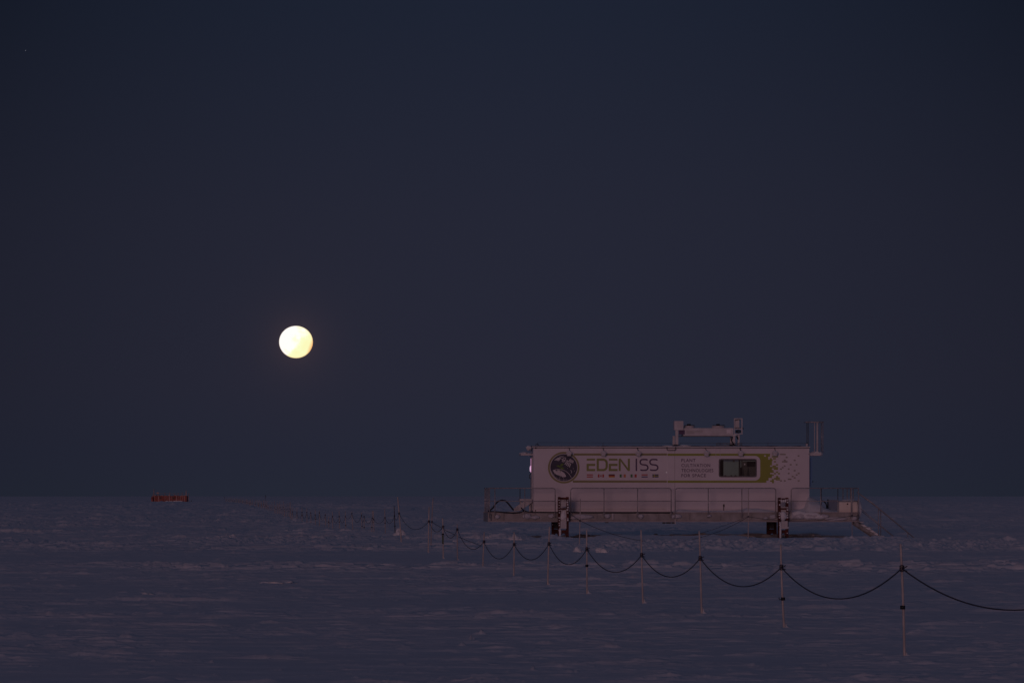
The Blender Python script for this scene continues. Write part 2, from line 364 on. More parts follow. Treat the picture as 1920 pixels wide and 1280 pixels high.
b = MB(); b.sm = True; b.blob((0, 0, 0), (9, 9, 9), 1, 0, 2); M['star'] = emis('star_light', (.8, .85, 1), .2)
st = b.build('star', 'star'); st.location = WP(48, 95, 110000); tag(st, 'tiny faint star in the upper left of the sky', 'star')

# ------------------------------------------------------------------ facility frame : x along the long wall, y away from the camera, z up from snow
TH = math.radians(2.8); C_, S_ = math.cos(TH), math.sin(TH)
Y0 = 171.2; X0 = (1000 - 960) / F * Y0
def lx(px, d):
    t = (px - 960) / F
    return (t * (Y0 + d * C_) - X0 + d * S_) / (C_ - t * S_)
def dist(x, d): return Y0 + x * S_ + d * C_
def L(px, py, d):
    x = lx(px, d); return (x, d, H - (py - 930) / F * dist(x, d))
def PX(px, py, d):
    a = L(px, py, d); return (a[0], a[2])
def froot(name, px, d, z=0.0):
    x = lx(px, d); o = empty(name, (X0 + x * C_ - d * S_, Y0 + x * S_ + d * C_, z), TH); return o, (x, d, z)
def pbox(b, px0, px1, py0, py1, d0, d1):   # front face at plane d0 given in picture rows, runs back to d1
    a = L(px0, py1, d0); c = L(px1, py0, d0); b.box(a[0], c[0], d0, d1, a[2], c[2]); return b
def ppoly(b, pts, d): b.flat([PX(x, y, d) for x, y in pts][::1], d)
def rrect(x0, x1, y0, y1, r, n=5):
    P = []
    for cx, cy, a0 in ((x1 - r, y1 - r, 0), (x0 + r, y1 - r, 90), (x0 + r, y0 + r, 180), (x1 - r, y0 + r, 270)):
        for i in range(n + 1):
            a = math.radians(a0 + 90 * i / n); P.append((cx + r * math.cos(a), cy + r * math.sin(a)))
    return P
def stroke(b, pts, w, d, closed=False):    # constant-width ribbon in picture units on plane d
    P = [Vector(p) for p in pts]; n = len(P); a = []; c = []
    for i in range(n):
        p0 = P[i - 1] if (i or closed) else P[i]; p1 = P[(i + 1) % n] if (i < n - 1 or closed) else P[i]
        e0 = (P[i] - p0); e1 = (p1 - P[i]); e0 = e0.normalized() if e0.length else e1.normalized(); e1 = e1.normalized() if e1.length else e0
        t = (e0 + e1).normalized(); nn = Vector((-t.y, t.x)); k = 1 / max(.5, nn.dot(Vector((-e0.y, e0.x))))
        a.append(P[i] + nn * w / 2 * k); c.append(P[i] - nn * w / 2 * k)
    vs = [(PX(q.x, q.y, d)[0], d, PX(q.x, q.y, d)[1]) for q in a + c]
    m = n if closed else n - 1
    b.add(vs, [(i, (i + 1) % n, n + (i + 1) % n, n + i) for i in range(m)])
def arc(cx, cy, r, a0, a1, n=16, ry=None):
    ry = r if ry is None else ry
    return [(cx + r * math.cos(math.radians(a0 + (a1 - a0) * i / n)), cy + ry * math.sin(math.radians(a0 + (a1 - a0) * i / n))) for i in range(n + 1)]

DK = L(1100, 960.5, -1.0)[2]      # deck level
ZB = L(1100, 978, -1.0)[2]        # underside of the platform beams
PL0, PL1 = 915, 1611              # platform ends in the picture
FD, BD = -1.05, 4.0               # platform front and back planes

# ================================================================== platform
pf, O = froot('raised_platform', 1260, 1.5)
tag(pf, 'long snow-crusted steel platform on rust red legs carrying the white container building', 'platform')
xa, xb = lx(PL0, FD), lx(PL1, FD)
b = MB().use('steel'); b.box(xa + .12, xb - .12, FD + .12, BD - .12, DK - .07, DK); b.build('deck', None, pf, O)
def beam_x(y, x0, x1, w=.16):
    b = MB().use('beam'); s = 1 if y < 1 else -1
    b.box(x0, x1, y + .06 * s, y + .08 * s, ZB + .06, DK - .02)
    b.use('flange'); b.box(x0, x1, y, y + w * s, ZB, ZB + .055); b.box(x0, x1, y, y + w * s, DK - .02, DK + .02)
    for k in range(12):
        q = x0 + (x1 - x0) * (k + .5) / 12; b.use('beam').box(q, q + .015, y + .004 * s, y + .058 * s, ZB + .056, DK - .021)
    return b
beam_x(FD, xa, xb).build('side_beam', None, pf, O)
beam_x(BD, xa, xb).build('side_beam', None, pf, O)
for x in (xa, xb - .12):
    b = MB().use('beam'); b.box(x + .002, x + .118, FD + .162, BD - .162, ZB + .003, DK - .003); b.build('end_beam', None, pf, O)
b = MB().use('darkrail')
for k in range(1, 14):
    x = xa + (xb - xa) * k / 14; b.box(x, x + .1, FD + .165, BD - .165, DK - .24, DK - .075)
b.each('cross_beam', pf, O)
# small fittings hanging under the front beam
b = MB().use('black')
for x0, x1 in ((1243, 1248), (1250, 1258), (1260, 1265)): pbox(b, x0, x1, 978.4, 981, FD + .02, FD + .3)
pbox(b, 1135, 1141, 978.4, 979.8, FD + .02, FD + .2)
b.each('beam_clamp', pf, O)
b = MB().use('paint'); pbox(b, 1147.5, 1150.5, 962, 973.5, FD - .05, FD - .004); pbox(b, 1265, 1267, 973, 982, FD - .05, FD - .004); b.each('lug_plate', pf, O)

# railing sections along the front
def rail_section(x0, x1, posts, round0=True, round1=True, y=FD - .04, top=914.8, mid=939, foot=970, name='railing', k='rail', rr_=.024):
    r = empty(name, (0, 0, 0)); r.parent = pf
    zt = L(1200, top, y)[2]; zm = L(1200, mid, y)[2]; zf = L(1200, foot, y)[2]
    a, c = lx(x0, y), lx(x1, y); q = .12; P = []
    if round0: P += [(a, y, zf)] + [(a + q - q * math.cos(t), y, zt - q + q * math.sin(t)) for t in (0, .4, .8, 1.2, 1.57)]
    else: P += [(a, y, zt)]
    if round1: P += [(c - q + q * math.sin(t), y, zt - q + q * math.cos(t)) for t in (0, .4, .8, 1.2, 1.57)] + [(c, y, zf)]
    else: P += [(c, y, zt)]
    MB().use(k).tube(P, rr_, 8).build('top_rail', None, r, O)
    MB().use(k).tube([(a, y, zm), (c, y, zm)], rr_ * .75, 6).build('mid_rail', None, r, O)
    for p in posts:
        x = lx(p, y); MB().use(k).tube([(x, y, zf), (x, y, zt)], rr_, 6).build('post', None, r, O)
    b = MB().use('steel')
    for p in list(posts) + ([x0] if round0 else []) + ([x1] if round1 else []):
        x = lx(p, y); b.box(x - .06, x + .06, y + .025, y + .045, zf - .01, zf + .22)
    b.each('foot_plate', r, O)
    return r
rail_section(918, 1041, (928, 984), False, True)
rail_section(1070, 1258.5, (1132.5, 1195.5))
rail_section(1266, 1454.5, (1328, 1391))
rail_section(1483.5, 1609.5, (1539, 1596), True, False)
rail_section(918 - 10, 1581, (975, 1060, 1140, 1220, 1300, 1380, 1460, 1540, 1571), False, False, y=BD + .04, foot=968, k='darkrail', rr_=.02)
# end railings running back
def end_rail(px, posts, k='rail'):
    r = empty('railing', (0, 0, 0)); r.parent = pf
    x = lx(px, FD - .04); zt = L(1200, 914.8, FD)[2]; zm = L(1200, 939, FD)[2]; zf = DK - .25
    MB().use(k).tube([(x, FD - .04, zt), (x, BD + .04, zt)], .024, 6).build('top_rail', None, r, O)
    MB().use(k).tube([(x, FD - .04, zm), (x, BD + .04, zm)], .018, 6).build('mid_rail', None, r, O)
    for y in posts: MB().use(k).tube([(x, y, zf), (x, y, zt)], .024, 6).build('post', None, r, O)
    b = MB().use('steel')
    for y in posts: b.box(x + (.03 if px < 1000 else -.05), x + (.05 if px < 1000 else -.03), y - .06, y + .06, zf - .12, zf + .2)
    b.each('foot_plate', r, O)
end_rail(918, (FD - .04, .2, 1.6, 2.9, BD + .04))
end_rail(1609.5, (FD - .04, .6, 1.5, 2.6, BD + .04))

# legs : bolted lifting towers
def leg(x0, x1, ytop, d, rear=False, snowy=True):
    r = empty('leg', (0, 0, 0)); r.parent = pf
    a, c = lx(x0, d), lx(x1, d); zt = L(x0, ytop, d)[2]; w = (c - a) * .23; dd = .32
    b = MB().use('rust')
    for x in (a, c - w):
        b.box(x, x + w, d, d + .03, -.5, zt); b.box(x, x + .02, d + .031, d + dd, -.5, zt); b.box(x + w - .02, x + w, d + .031, d + dd, -.5, zt)
    b.build('column', None, r, O)
    b = MB().use('rust')
    z1 = L(x0, 991.5 if rear else 993, d)[2]; z2 = L(x0, 999.5, d)[2]
    b.box(a + w + .002, c - w - .002, d + .02, d + .05, z2, z1)
    for i in (1, 2):     # gussets making the arch
        pass
    b.prism([(a + w + .002, z2 - .003), (a + w + .1, z2 - .003), (a + w + .002, z2 - .1)][::-1], d + .02, d + .05)
    b.prism([(c - w - .002, z2 - .003), (c - w - .1, z2 - .003), (c - w - .002, z2 - .1)], d + .02, d + .05)
    if not rear:
        for y0_, y1_ in ((ytop + 1, ytop + 5), (952, 955)): b.box(a + w + .002, c - w - .002, d + .022, d + .05, L(x0, y1_, d)[2], L(x0, y0_, d)[2])
    b.each('cross_plate', r, O)
    b = MB().use('drift')    # rime packed on flanges and bolts
    rs = random.Random(int(x0))
    z = .2
    while z < zt - .05:
        for x in (a + w * .5, c - w * .5):
            if (not rear or rs.random() < .25) and rs.random() < (.62 if z > .6 else .3): b.box(x - .02 - .03 * rs.random(), x + .02 + .03 * rs.random(), d - .025, d - .002, z, z + .02 + .06 * rs.random())
        z += .115
    if len(b.v): b.each('packed_snow', r, O)
    if rear:
        b = MB().use('darkrail'); b.box(a + w + .003, c - w - .003, d + .1, d + .14, z1 + .02, ZB + .2); b.build('back_plate', None, r, O)
    return r
leg(1046.5, 1066.5, 931, FD - .36)
leg(1459.5, 1478.5, 932.5, FD - .36)
leg(1043 - 8.5, 1051.5, 958, BD - .3, True)
leg(1438.5, 1456.5, 958, BD - .3, True)
# jacks and packed snow on the front legs
def plate(name, x0, x1, y0, y1, d0, d1, k, parent=pf):
    b = MB().use(k); pbox(b, x0, x1, y0, y1, d0, d1); return b.build(name, None, parent, O)
plate('jack_plate', 1051, 1062, 976, 990.5, FD - .42, FD - .365, 'paint')
plate('jack_plate', 1465, 1477, 975.5, 991, FD - .42, FD - .365, 'paint')
b = MB().use('paint'); pbox(b, 1051.5, 1062, 934, 949, FD - .30, FD - .24); pbox(b, 1051.5, 1062, 962, 976, FD - .32, FD - .24)
b.use('black')
for x in (1053, 1055.5, 1058, 1060.5): pbox(b, x, x + .7, 935, 940.5, FD - .305, FD - .302)
b.each('leg_infill', pf, O)
b = MB().use('paint'); pbox(b, 1464, 1475, 950, 962, FD - .30, FD - .24); b.use('drift')
for i, x in enumerate((1463, 1467, 1471)): b.blob(L(x + 1.5, 938.5, FD - .3), (.055, .08, .09), i, .2, 2)
b.blob(L(1469, 967, FD - .34), (.16, .14, .19), 4, .25, 3)
b.each('leg_infill', pf, O)
b = MB().use('drift')
b.blob(L(1057, 966, FD - .25), (.2, .12, .26), 5, .25, 3); b.blob(L(1050, 1000, FD - .42), (.06, .05, .3), 6, .3, 2); b.blob(L(1463, 995, FD - .42), (.05, .05, .4), 7, .3, 2)
b.each('packed_snow', pf, O)
# snow stuck along the beam
b = MB().use('rime')
for i, (x, y, rx, ry) in enumerate(((932, 968, 6, 5), (988, 967, 10, 6), (1004, 969, 9, 4), (1034, 966, 6, 4.5), (1093, 968, 22, 5.5), (1075, 970, 7, 4), (1139, 966.5, 7, 4.8), (1202, 967, 6.5, 4.8),
                                    (1270, 967, 9, 5.2), (1262, 968, 4, 4), (1450, 968, 8, 5), (1436, 971, 5, 3), (1330, 966, 5, 3), (1484, 966, 6, 9), (1500, 966, 16, 8), (1520, 967, 18, 7), (1545, 967, 10, 5),
                                    (1602, 971, 7, 4.6), (1567, 972, 22, 4.2))):
    b.blob(L(x, y + .3, FD + .02), (rx / 41.2 * .9, .10, ry / 41.2 * .85), i + 11, .20, 3)
b.use('drift')
for i, (x, y, rx, ry) in enumerate(((1498, 965, 16, 7.8), (1519, 966, 20, 7), (1535, 968, 14, 5.5))): b.blob(L(x, y, FD + .05), (rx / 41.2, .13, ry / 41.2), i + 61, .06, 3)
b.each('snow_crust', pf, O)
# staircase at the right end
sr = empty('staircase', (0, 0, 0)); sr.parent = pf
def sp(px, py, d): return L(px, py, d)
d0, d1 = FD + .05, FD + .95
for d in (d0, d1):
    p0 = sp(1602, 974, d0); p1 = sp(1672, 1021, d0); dx = p1[0] - p0[0]; dz = p1[2] - p0[2]; up = -.03 if d == d0 else .10
    b = MB().use('steel'); b.prism([(p0[0], p0[2] - .2), (p1[0], p1[2] - .2), (p1[0], p1[2] + up), (p0[0], p0[2] + up)], d, d + .03); b.build('stringer', None, sr, O)
b = MB().use('steel'); b2 = MB().use('drift')
for k in range(9):
    t = (k + .3) / 9; x = p0[0] + dx * t; z = p0[2] + dz * t
    b.box(x, x + .2, d0 + .033, d1 - .003, z - .06, z - .03)
for k in (1, 3, 6): t = (k + .3) / 9; b2.blob((p0[0] + dx * t + .1, (d0 + d1) / 2, p0[2] + dz * t + .05), (.17, .40, .05), k, .15, 3)
b2.prism([(p0[0] + dx * .16, p0[2] + dz * .16 - .05), (p1[0], p1[2] - .05), (p1[0], p1[2] + .08), (p0[0] + dx * .26, p0[2] + dz * .26 + .08)], d0 + .034, d1 - .004)
b.each('step', sr, O); b2.each('packed_snow', sr, O)
for d, k in ((d0 - .03, 'rail'), (d1 + .06, 'rail')):
    off = 0
    MB().use(k).tube([L(1610, 924, d0), L(1640, 945.5, d0), L(1718, 1011, d0)] if d < d1 else [tuple(Vector(q) + Vector((0, d1 - d0 + .05, 0))) for q in (L(1612, 922, d0), L(1640, 943, d0), L(1724, 1012, d0))], .022, 6).build('handrail', None, sr, O)
    MB().use(k).tube([L(1614, 953, d0), L(1684, 1012, d0)] if d < d1 else [tuple(Vector(q) + Vector((0, d1 - d0 + .05, 0))) for q in (L(1616, 954, d0), L(1688, 1012, d0))], .017, 6).build('handrail', None, sr, O)
MB().use('rail').tube([L(1647, 951.5, d0), L(1647, 1003, d0)], .022, 6).build('post', None, sr, O)
MB().use('rail').tube([tuple(Vector(L(1657, 957.5, d0)) + Vector((0, .93, 0))), tuple(Vector(L(1657, 1006, d0)) + Vector((0, .93, 0)))], .022, 6).build('post', None, sr, O)
MB().use('rail').tube([L(1702, 996, d0), L(1702, 1011, d0)], .02, 6).build('post', None, sr, O)

# ================================================================== the container building
ct, CO = froot('container_building', 1258, 1.2, DK)
tag(ct, 'white container building with a round emblem and dark window, standing on the raised platform', 'building')
O2 = CO
wx0, wx1 = lx(1000, 0), lx(1517.5, 0); WZ0 = DK + .03; WZ1 = L(1000, 838.5, 0)[2]; WD = 2.5
# wall with the window opening
wa, wb = lx(1348.2, 0), lx(1418.4, 0); wz1, wz0 = L(1383, 860.3, 0)[2], L(1383, 893.6, 0)[2]
b = MB().use('wall')
def shell(b):
    def q(x0, x1, z0, z1): b.add([(x0, 0, z0), (x1, 0, z0), (x1, 0, z1), (x0, 0, z1)], [(0, 1, 2, 3)])
    q(wx0, wa, WZ0, WZ1); q(wb, wx1, WZ0, WZ1); q(wa, wb, WZ0, wz0); q(wa, wb, wz1, WZ1)
    b.add([(wx0, 0, WZ0), (wx0, 0, WZ1), (wx0, WD, WZ1), (wx0, WD, WZ0)], [(0, 1, 2, 3)])
    b.add([(wx1, 0, WZ0), (wx1, WD, WZ0), (wx1, WD, WZ1), (wx1, 0, WZ1)], [(0, 1, 2, 3)])
    b.add([(wx0, WD, WZ0), (wx0, WD, WZ1), (wx1, WD, WZ1), (wx1, WD, WZ0)], [(0, 1, 2, 3)])
    b.add([(wx0, 0, WZ0), (wx0, WD, WZ0), (wx1, WD, WZ0), (wx1, 0, WZ0)], [(0, 1, 2, 3)])
shell(b)
b.build('wall', None, ct, O2)
b = MB().use('paint'); b.box(wx0 - .06, wx1 + .03, -.05, WD + .05, WZ1, WZ1 + .05); rf = b.build('roof', None, ct, O2)
b = MB().use('drift'); b.sm = True
# thin uneven snow skin on the roof
nx, ny = 260, 8; vs = []
for j in range(ny + 1):
    for i in range(nx + 1):
        x = wx0 - .05 + (wx1 - wx0 + .07) * i / nx; y = -.03 + (WD + .04) * j / ny
        e = min(1, j / 1.5) * min(1, (ny - j) / 1.5)
        h_ = .012 + e * .02 + .028 * max(0, mnoise.noise(Vector((x * 1.7, y * 2, 3)))) + .012 * mnoise.noise(Vector((x * 7, y * 5, 1)))
        vs.append((x, y, WZ1 + .052 + max(.003, h_)))
b.add(vs, [(j * (nx + 1) + i, j * (nx + 1) + i + 1, (j + 1) * (nx + 1) + i + 1, (j + 1) * (nx + 1) + i) for j in range(ny) for i in range(nx)])
b.build('roof_snow', None, ct, O2)
b = MB().use('darkrail'); b.box(wx0 - .01, wx1 + .01, -.035, -.002, WZ1 - .035, WZ1 - .005); b.build('roof_edge_trim', None, ct, O2)
# black strip in the gap below the walls, seams, narrow ledges
b = MB().use('black'); b.box(wx0 + .02, wx1 - .02, .03, .1, DK + .002, WZ0 - .002); b.build('floor_gap', None, ct, O2)
b = MB().use('paint'); pbox(b, 1007, 1249, 953.2, 954.0, -.02, -.002); pbox(b, 1272, 1512, 953.8, 954.6, -.02, -.002); b.each('wall_ledge', ct, O2)
b = MB().use('sign'); pbox(b, 1250.8, 1251.4, 840, 958, -.0035, -.0005); b.use('steel'); pbox(b, 1265, 1265.5, 840, 958, -.0035, -.0005); b.each('wall_seam', ct, O2)
# stripes and the lime field with its pixelled edge
g1 = -.004; b = MB().use('olive2')
G = MB()
def gq(k, x0, x1, y0, y1, d=g1): G.use(k); ppoly(G, [(x0, y1), (x1, y1), (x1, y0), (x0, y0)], d)
gq('olive2', 1076, 1250.5, 849.6, 853.6); gq('olive2', 1074, 1250.5, 900.2, 904.2)
gq('olive', 1251.6, 1409, 850.0, 854.0); gq('olive', 1251.6, 1409, 900.5, 904.5)
# right field: outline with the rounded inner corner
inner = [(1409, 854.0)] + [(1425.5 - 10 + 10 * math.sin(a), 864 - 10 * math.cos(a)) for a in np.linspace(0, math.pi / 2, 7)] + [(1425.5 - 10 + 10 * math.cos(a), 890.5 + 10 * math.sin(a)) for a in np.linspace(0, math.pi / 2, 7)] + [(1409, 900.5)]
right = [(1409, 904.5), (1437, 904.5), (1437, 900), (1441, 900), (1441, 895.5), (1447.3, 895.5), (1447.3, 856), (1443.5, 856), (1443.5, 850), (1409, 850)]
# quads between inner curve and a straight line x=1426, then a block
cur = inner[1:-1]
for i in range(len(cur) - 1):
    (xa_, ya_), (xb_, yb_) = cur[i], cur[i + 1]
    G.use('olive')
    if yb_ - ya_ > .01: ppoly(G, [(xa_, ya_), (xb_, yb_), (1426.5, yb_), (1426.5, ya_)], g1)
gq('olive', 1409, 1426.5, 850, 854); gq('olive', 1409, 1426.5, 900.5, 904.5); 
gq('olive', 1426.5, 1437, 850, 904.5); gq('olive', 1437, 1441, 850, 900.5); gq('olive', 1441, 1443.5, 850, 895.5); gq('olive', 1443.5, 1447.3, 858.5, 895.5)
W_ = 3.65; 
def cx(x): return 1240 + x / 6.62
def cy(y): return 840 + y / 6.62
for x, y, w in ((1335, 66, 16), (1372, 95, 75), (1385, 120, 38), (1398, 158, 24), (1424, 196, 24), (1380, 212, 42), (1372, 231, 75), (1398, 249, 50), (1372, 287, 24), (1424, 287, 24), (1398, 305, 26), (1448, 305, 24),
                (1372, 325, 24), (1424, 342, 26), (1420, 360, 50), (1398, 368, 24), (1420, 380, 52), (1350, 398, 48), (1372, 380, 26), (1374, 415, 24), (1372, 140, 10), (1372, 268, 20)):
    gq('olive', cx(x), cx(x + w) - .02, cy(y) - (-.1), cy(y + 17), g1 - .002)
for x, y, w in ((1275, 86, 24), (1326, 104, 24), (1350, 212, 22), (1350, 303, 22), (1326, 122, 22)):
    gq('wall', cx(x), cx(x + w), cy(y), cy(y + 17), g1 - .004)
for x, y, w in ((1472, 67, 72), (1544, 104, 24), (1692, 86, 22), (1520, 140, 24), (1496, 158, 70), (1643, 140, 24), (1594, 195, 24), (1520, 212, 22), (1668, 195, 22), (1496, 231, 22), (1472, 249, 24), (1570, 249, 22),
                (1643, 267, 24), (1570, 303, 22), (1692, 303, 24), (1668, 322, 22), (1618, 340, 24), (1643, 358, 24), (1570, 375, 46), (1472, 395, 24), (1520, 395, 24), (1692, 395, 24)):
    gq('pixel', cx(x), cx(x + w), cy(y), cy(y + 17), g1)
G.build('lime_graphic', None, ct, O2)
# emblem
E_ = MB(); ex, ey = 1057, 876.2
E_.use('olive2'); stroke(E_, arc(ex, ey, 27.9, 0, 352.5, 47), 3.3, -.008, True)
E_.use('emwhite'); ppoly(E_, arc(ex, ey, 26.2, 360, 7.5, 47), -.007)
E_.use('navy'); ppoly(E_, arc(ex, ey, 25.1, 360, 7.5, 47), -.010)
c8 = lambda x, y: (1010 + x / 8, 840 + y / 8)
def inside(pts):   # keep a piece of artwork inside the disc
    out = []
    for x, y in pts:
        v = Vector((x - ex, y - ey)); 
        if v.length > 25: v = v.normalized() * 25
        out.append((ex + v.x, ey + v.y))
    return out
E_.use('emwhite')
# earth rim, meridians, ice cap
rim = arc(ex - 9.5, ey + 28.5, 25.5, -116, -16, 20)
stroke(E_, [p for p in rim if math.hypot(p[0] - ex, p[1] - ey) < 25], .8, -.013)
cap = [c8(215, 330), c8(245, 322), c8(255, 340), c8(285, 338), c8(275, 322), c8(310, 326), c8(350, 345), c8(385, 370), c8(405, 400), c8(412, 420), c8(395, 432), c8(375, 428), c8(355, 435), c8(345, 420), c8(320, 412), c8(290, 402), c8(262, 392), c8(240, 372), c8(222, 350)]
b_ = [(x, y) for x, y in cap][::-1]
cc = (sum(p[0] for p in cap) / len(cap), sum(p[1] for p in cap) / len(cap))
for i in range(len(cap)): ppoly(E_, [cc, cap[i], cap[(i + 1) % len(cap)]], -.014)
for pts in ([c8(185, 335), c8(205, 380), c8(245, 430), c8(300, 462), c8(370, 472), c8(425, 470)], [c8(235, 372), c8(225, 405), c8(222, 440)], [c8(325, 412), c8(315, 450), c8(312, 485)], [c8(370, 432), c8(376, 460), c8(375, 488)], [c8(180, 365), c8(215, 425), c8(265, 470)]):
    stroke(E_, [p for p in inside(pts)], .42, -.016)
# station: rows of slanted panels joined by a truss
def quad(pts): ppoly(E_, [c8(*p) for p in pts], -.0165)
for i in range(4):      # left lower array
    quad([(232 + i * 20, 178 + i * 3), (246 + i * 20, 180 + i * 3), (300 + i * 12, 142), (288 + i * 12, 140)])
for i in range(3): quad([(300 + i * 22, 130), (316 + i * 22, 133), (340 + i * 22, 122), (326 + i * 22, 120)])
stroke(E_, [c8(300, 142), c8(345, 160), c8(372, 172), c8(410, 186), c8(455, 200), c8(500, 215)], .8, -.018)
stroke(E_, [c8(372, 148), c8(396, 140), c8(408, 155), c8(388, 182), c8(362, 188), c8(352, 172)], 1.1, -.020, True)
stroke(E_, [c8(372, 165), c8(395, 196), c8(372, 205), c8(345, 190)], 1.0, -.022)
stroke(E_, [c8(420, 178), c8(440, 190), c8(432, 205)], 1.2, -.022)
for i in range(4):      # right arrays
    quad([(386 + i * 22, 240 + i * 14), (400 + i * 22, 244 + i * 14), (428 + i * 20, 204 + i * 8), (414 + i * 20, 200 + i * 8)])
for i in range(4): quad([(448 + i * 18, 196 + i * 8), (460 + i * 18, 200 + i * 8), (482 + i * 15, 162 + i * 8), (470 + i * 15, 158 + i * 8)])
# crescent and star
cres = arc(1010 + 470 / 8, 840 + 352 / 8, 3.5, -70, 70, 10) + arc(1010 + 462 / 8, 840 + 352 / 8, 3.6, 58, -58, 10)
E_.use('emwhite')
for i in range(9):
    a_, c_ = cres[i], cres[i + 1]; e_, f_ = cres[21 - i], cres[20 - i]; ppoly(E_, [a_, c_, f_, e_], -.016)
for sx_, sy_ in ((521, 303), (538, 340), (480, 330), (430, 300)): ppoly(E_, [c8(sx_, sy_ - 7), c8(sx_ + 4, sy_), c8(sx_, sy_ + 7), c8(sx_ - 4, sy_)], -.016)
# seedling
E_.use('leaf'); 
stroke(E_, [c8(330, 240), c8(326, 275), c8(320, 310), c8(326, 358)], .8, -.024)
for lf in ([(320, 285), (290, 282), (262, 258), (300, 252), (322, 268)], [(325, 270), (330, 240), (345, 230), (378, 226), (366, 255), (345, 272)], [(328, 285), (355, 282), (388, 298), (362, 320), (338, 308)]):
    ppoly(E_, [c8(*p) for p in lf], -.025)
E_.build('emblem', None, ct, O2)
# EDEN ISS
T = MB().use('limetext')
def tq(x0, x1, y0, y1): ppoly(T, [(x0, y1), (x1, y1), (x1, y0), (x0, y0)], g1)
for x0, x1 in ((1100, 1116), (1141.6, 1157.9)):
    tq(x0, x1, 859.4, 862.9)
    stroke(T, [(x1, 871.0), (x0 + 1.9, 871.0), (x0 + 1.9, 880.7), (x1, 880.7)], 4.1, g1)
dx_ = 1118.9
stroke(T, [(dx_ + 1.9, 861.2), (1131, 861.2)] + arc(1131, 868.2, 6.6, -80, 0, 6, 7) + arc(1131, 873.8, 6.6, 0, 80, 6, 7) + [(1131, 880.7), (dx_ + 1.9, 880.7)], 4.1, g1, True)
for x in (1160.1, 1177.3): tq(x, x + 3.7, 859.4, 882.5)
ppoly(T, [(1163.85, 859.4), (1163.85, 864.5), (1177.25, 882.5), (1177.25, 877.0)][::1], g1)
T.use('purple'); tq(1191.8, 1194.5, 859.4, 882.5)
for x0, x1 in ((1198.9, 1216.2), (1217.2, 1234.8)):
    w = x1 - x0; l_ = x0 + 1.4; r_ = x1 - 1.4; k_ = 5
    P = [(r_ - .6, 862.2)] + [(r_ - 3, 861)] + [(l_ + k_, 860.9)] + arc(l_ + k_, 865.8, k_, -100, -270, 10, 4.9)[1:-1] + [(l_ + k_, 870.7), (r_ - k_, 871.2)] + arc(r_ - k_, 876.2, k_, -90, 90, 10, 4.9) + [(l_ + 3, 881.1), (l_ + .4, 880)]
    stroke(T, P, 2.6, g1)
T.build('name_lettering', None, ct, O2)
# four small lines
for txt, w, y0_, y1_ in (('PLANT', 26.5, 859.6, 865.7), ('CULTIVATION', 54.0, 869.0, 875.1), ('TECHNOLOGIES', 59.8, 878.4, 884.6), ('FOR SPACE', 46.2, 888.0, 894.0)):
    cu = bpy.data.curves.new('lettering', 'FONT'); cu.body = txt; cu.size = 1; cu.space_character = 1.12; cu.resolution_u = 3; cu.offset = .010
    to = bpy.data.objects.new('tmp', cu); COL.objects.link(to); bpy.context.view_layer.update()
    me = bpy.data.meshes.new_from_object(to.evaluated_get(bpy.context.evaluated_depsgraph_get()))
    bpy.data.objects.remove(to)
    co = np.zeros(len(me.vertices) * 3); me.vertices.foreach_get('co', co); co = co.reshape(-1, 3)
    mn, mx_ = co.min(0), co.max(0); a = L(1277.6, y1_, g1); c = L(1277.6 + w, y0_, g1)
    nx_ = a[0] + (co[:, 0] - mn[0]) / (mx_[0] - mn[0]) * (c[0] - a[0]); nz_ = a[2] + (co[:, 1] - mn[1]) / (mx_[1] - mn[1]) * (c[2] - a[2])
    out = np.stack([nx_ - O2[0], np.full(len(nx_), g1 - O2[1]), nz_ - O2[2]], -1); me.vertices.foreach_set('co', out.ravel()); me.update()
    me.materials.clear(); me.materials.append(M['purple'])
    o = bpy.data.objects.new('lettering', me); COL.objects.link(o); o.parent = ct
# flags
def flag(i, rows=None, cols=None, extra=None, lab=''):
    x0 = 1010 + (722, 888, 1050, 1215, 1378, 1543, 1706)[i] / 8; x1 = x0 + 11.5; y0, y1 = 888.7, 894.6
    b = MB()
    if rows:
        for j, k in enumerate(rows):
            b.use(k); a, c = y0 + (y1 - y0) * j / len(rows), y0 + (y1 - y0) * (j + 1) / len(rows); ppoly(b, [(x0, c), (x1, c), (x1, a), (x0, a)], g1)
    if cols:
        t = 0; tot = sum(w for _, w in cols)
        for k, w in cols:
            b.use(k); a, c = x0 + (x1 - x0) * t / tot, x0 + (x1 - x0) * (t + w) / tot; t += w; ppoly(b, [(a, y1), (c, y1), (c, y0), (a, y0)], g1)
    if extra == 'leaf':
        xc, yc = (x0 + x1) / 2, (y0 + y1) / 2; b.use('fred'); P = []
        for q in range(16):
            a = math.radians(22.5 * q - 90); r = (2.1, 1.0)[q % 2]; P.append((xc + r * math.cos(a), yc + r * math.sin(a)))
        for q in range(16): ppoly(b, [(xc, yc), P[q], P[(q + 1) % 16]], g1 - .003)
    if extra == 'cross':
        b.use('fyellow'); ppoly(b, [(x0 + 3.2, y1), (x0 + 4.6, y1), (x0 + 4.6, y0), (x0 + 3.2, y0)], g1 - .003)
        ppoly(b, [(x0, 892.3), (x1, 892.3), (x1, 891.0), (x0, 891.0)], g1 - .005)
    o = b.build('flag', None, ct, O2); o['label'] = lab
flag(0, rows=('fred', 'fwhite', 'fred'), lab='red, white and red striped flag')
flag(1, cols=(('fred', 1), ('fwhite', 2), ('fred', 1)), extra='leaf', lab='red and white flag with a maple leaf')
flag(2, rows=('fblack', 'fred', 'fgold'), lab='black, red and gold striped flag')
flag(3, cols=(('fgreen', 1), ('fwhite', 1), ('forange', 1)), lab='green, white and orange flag')
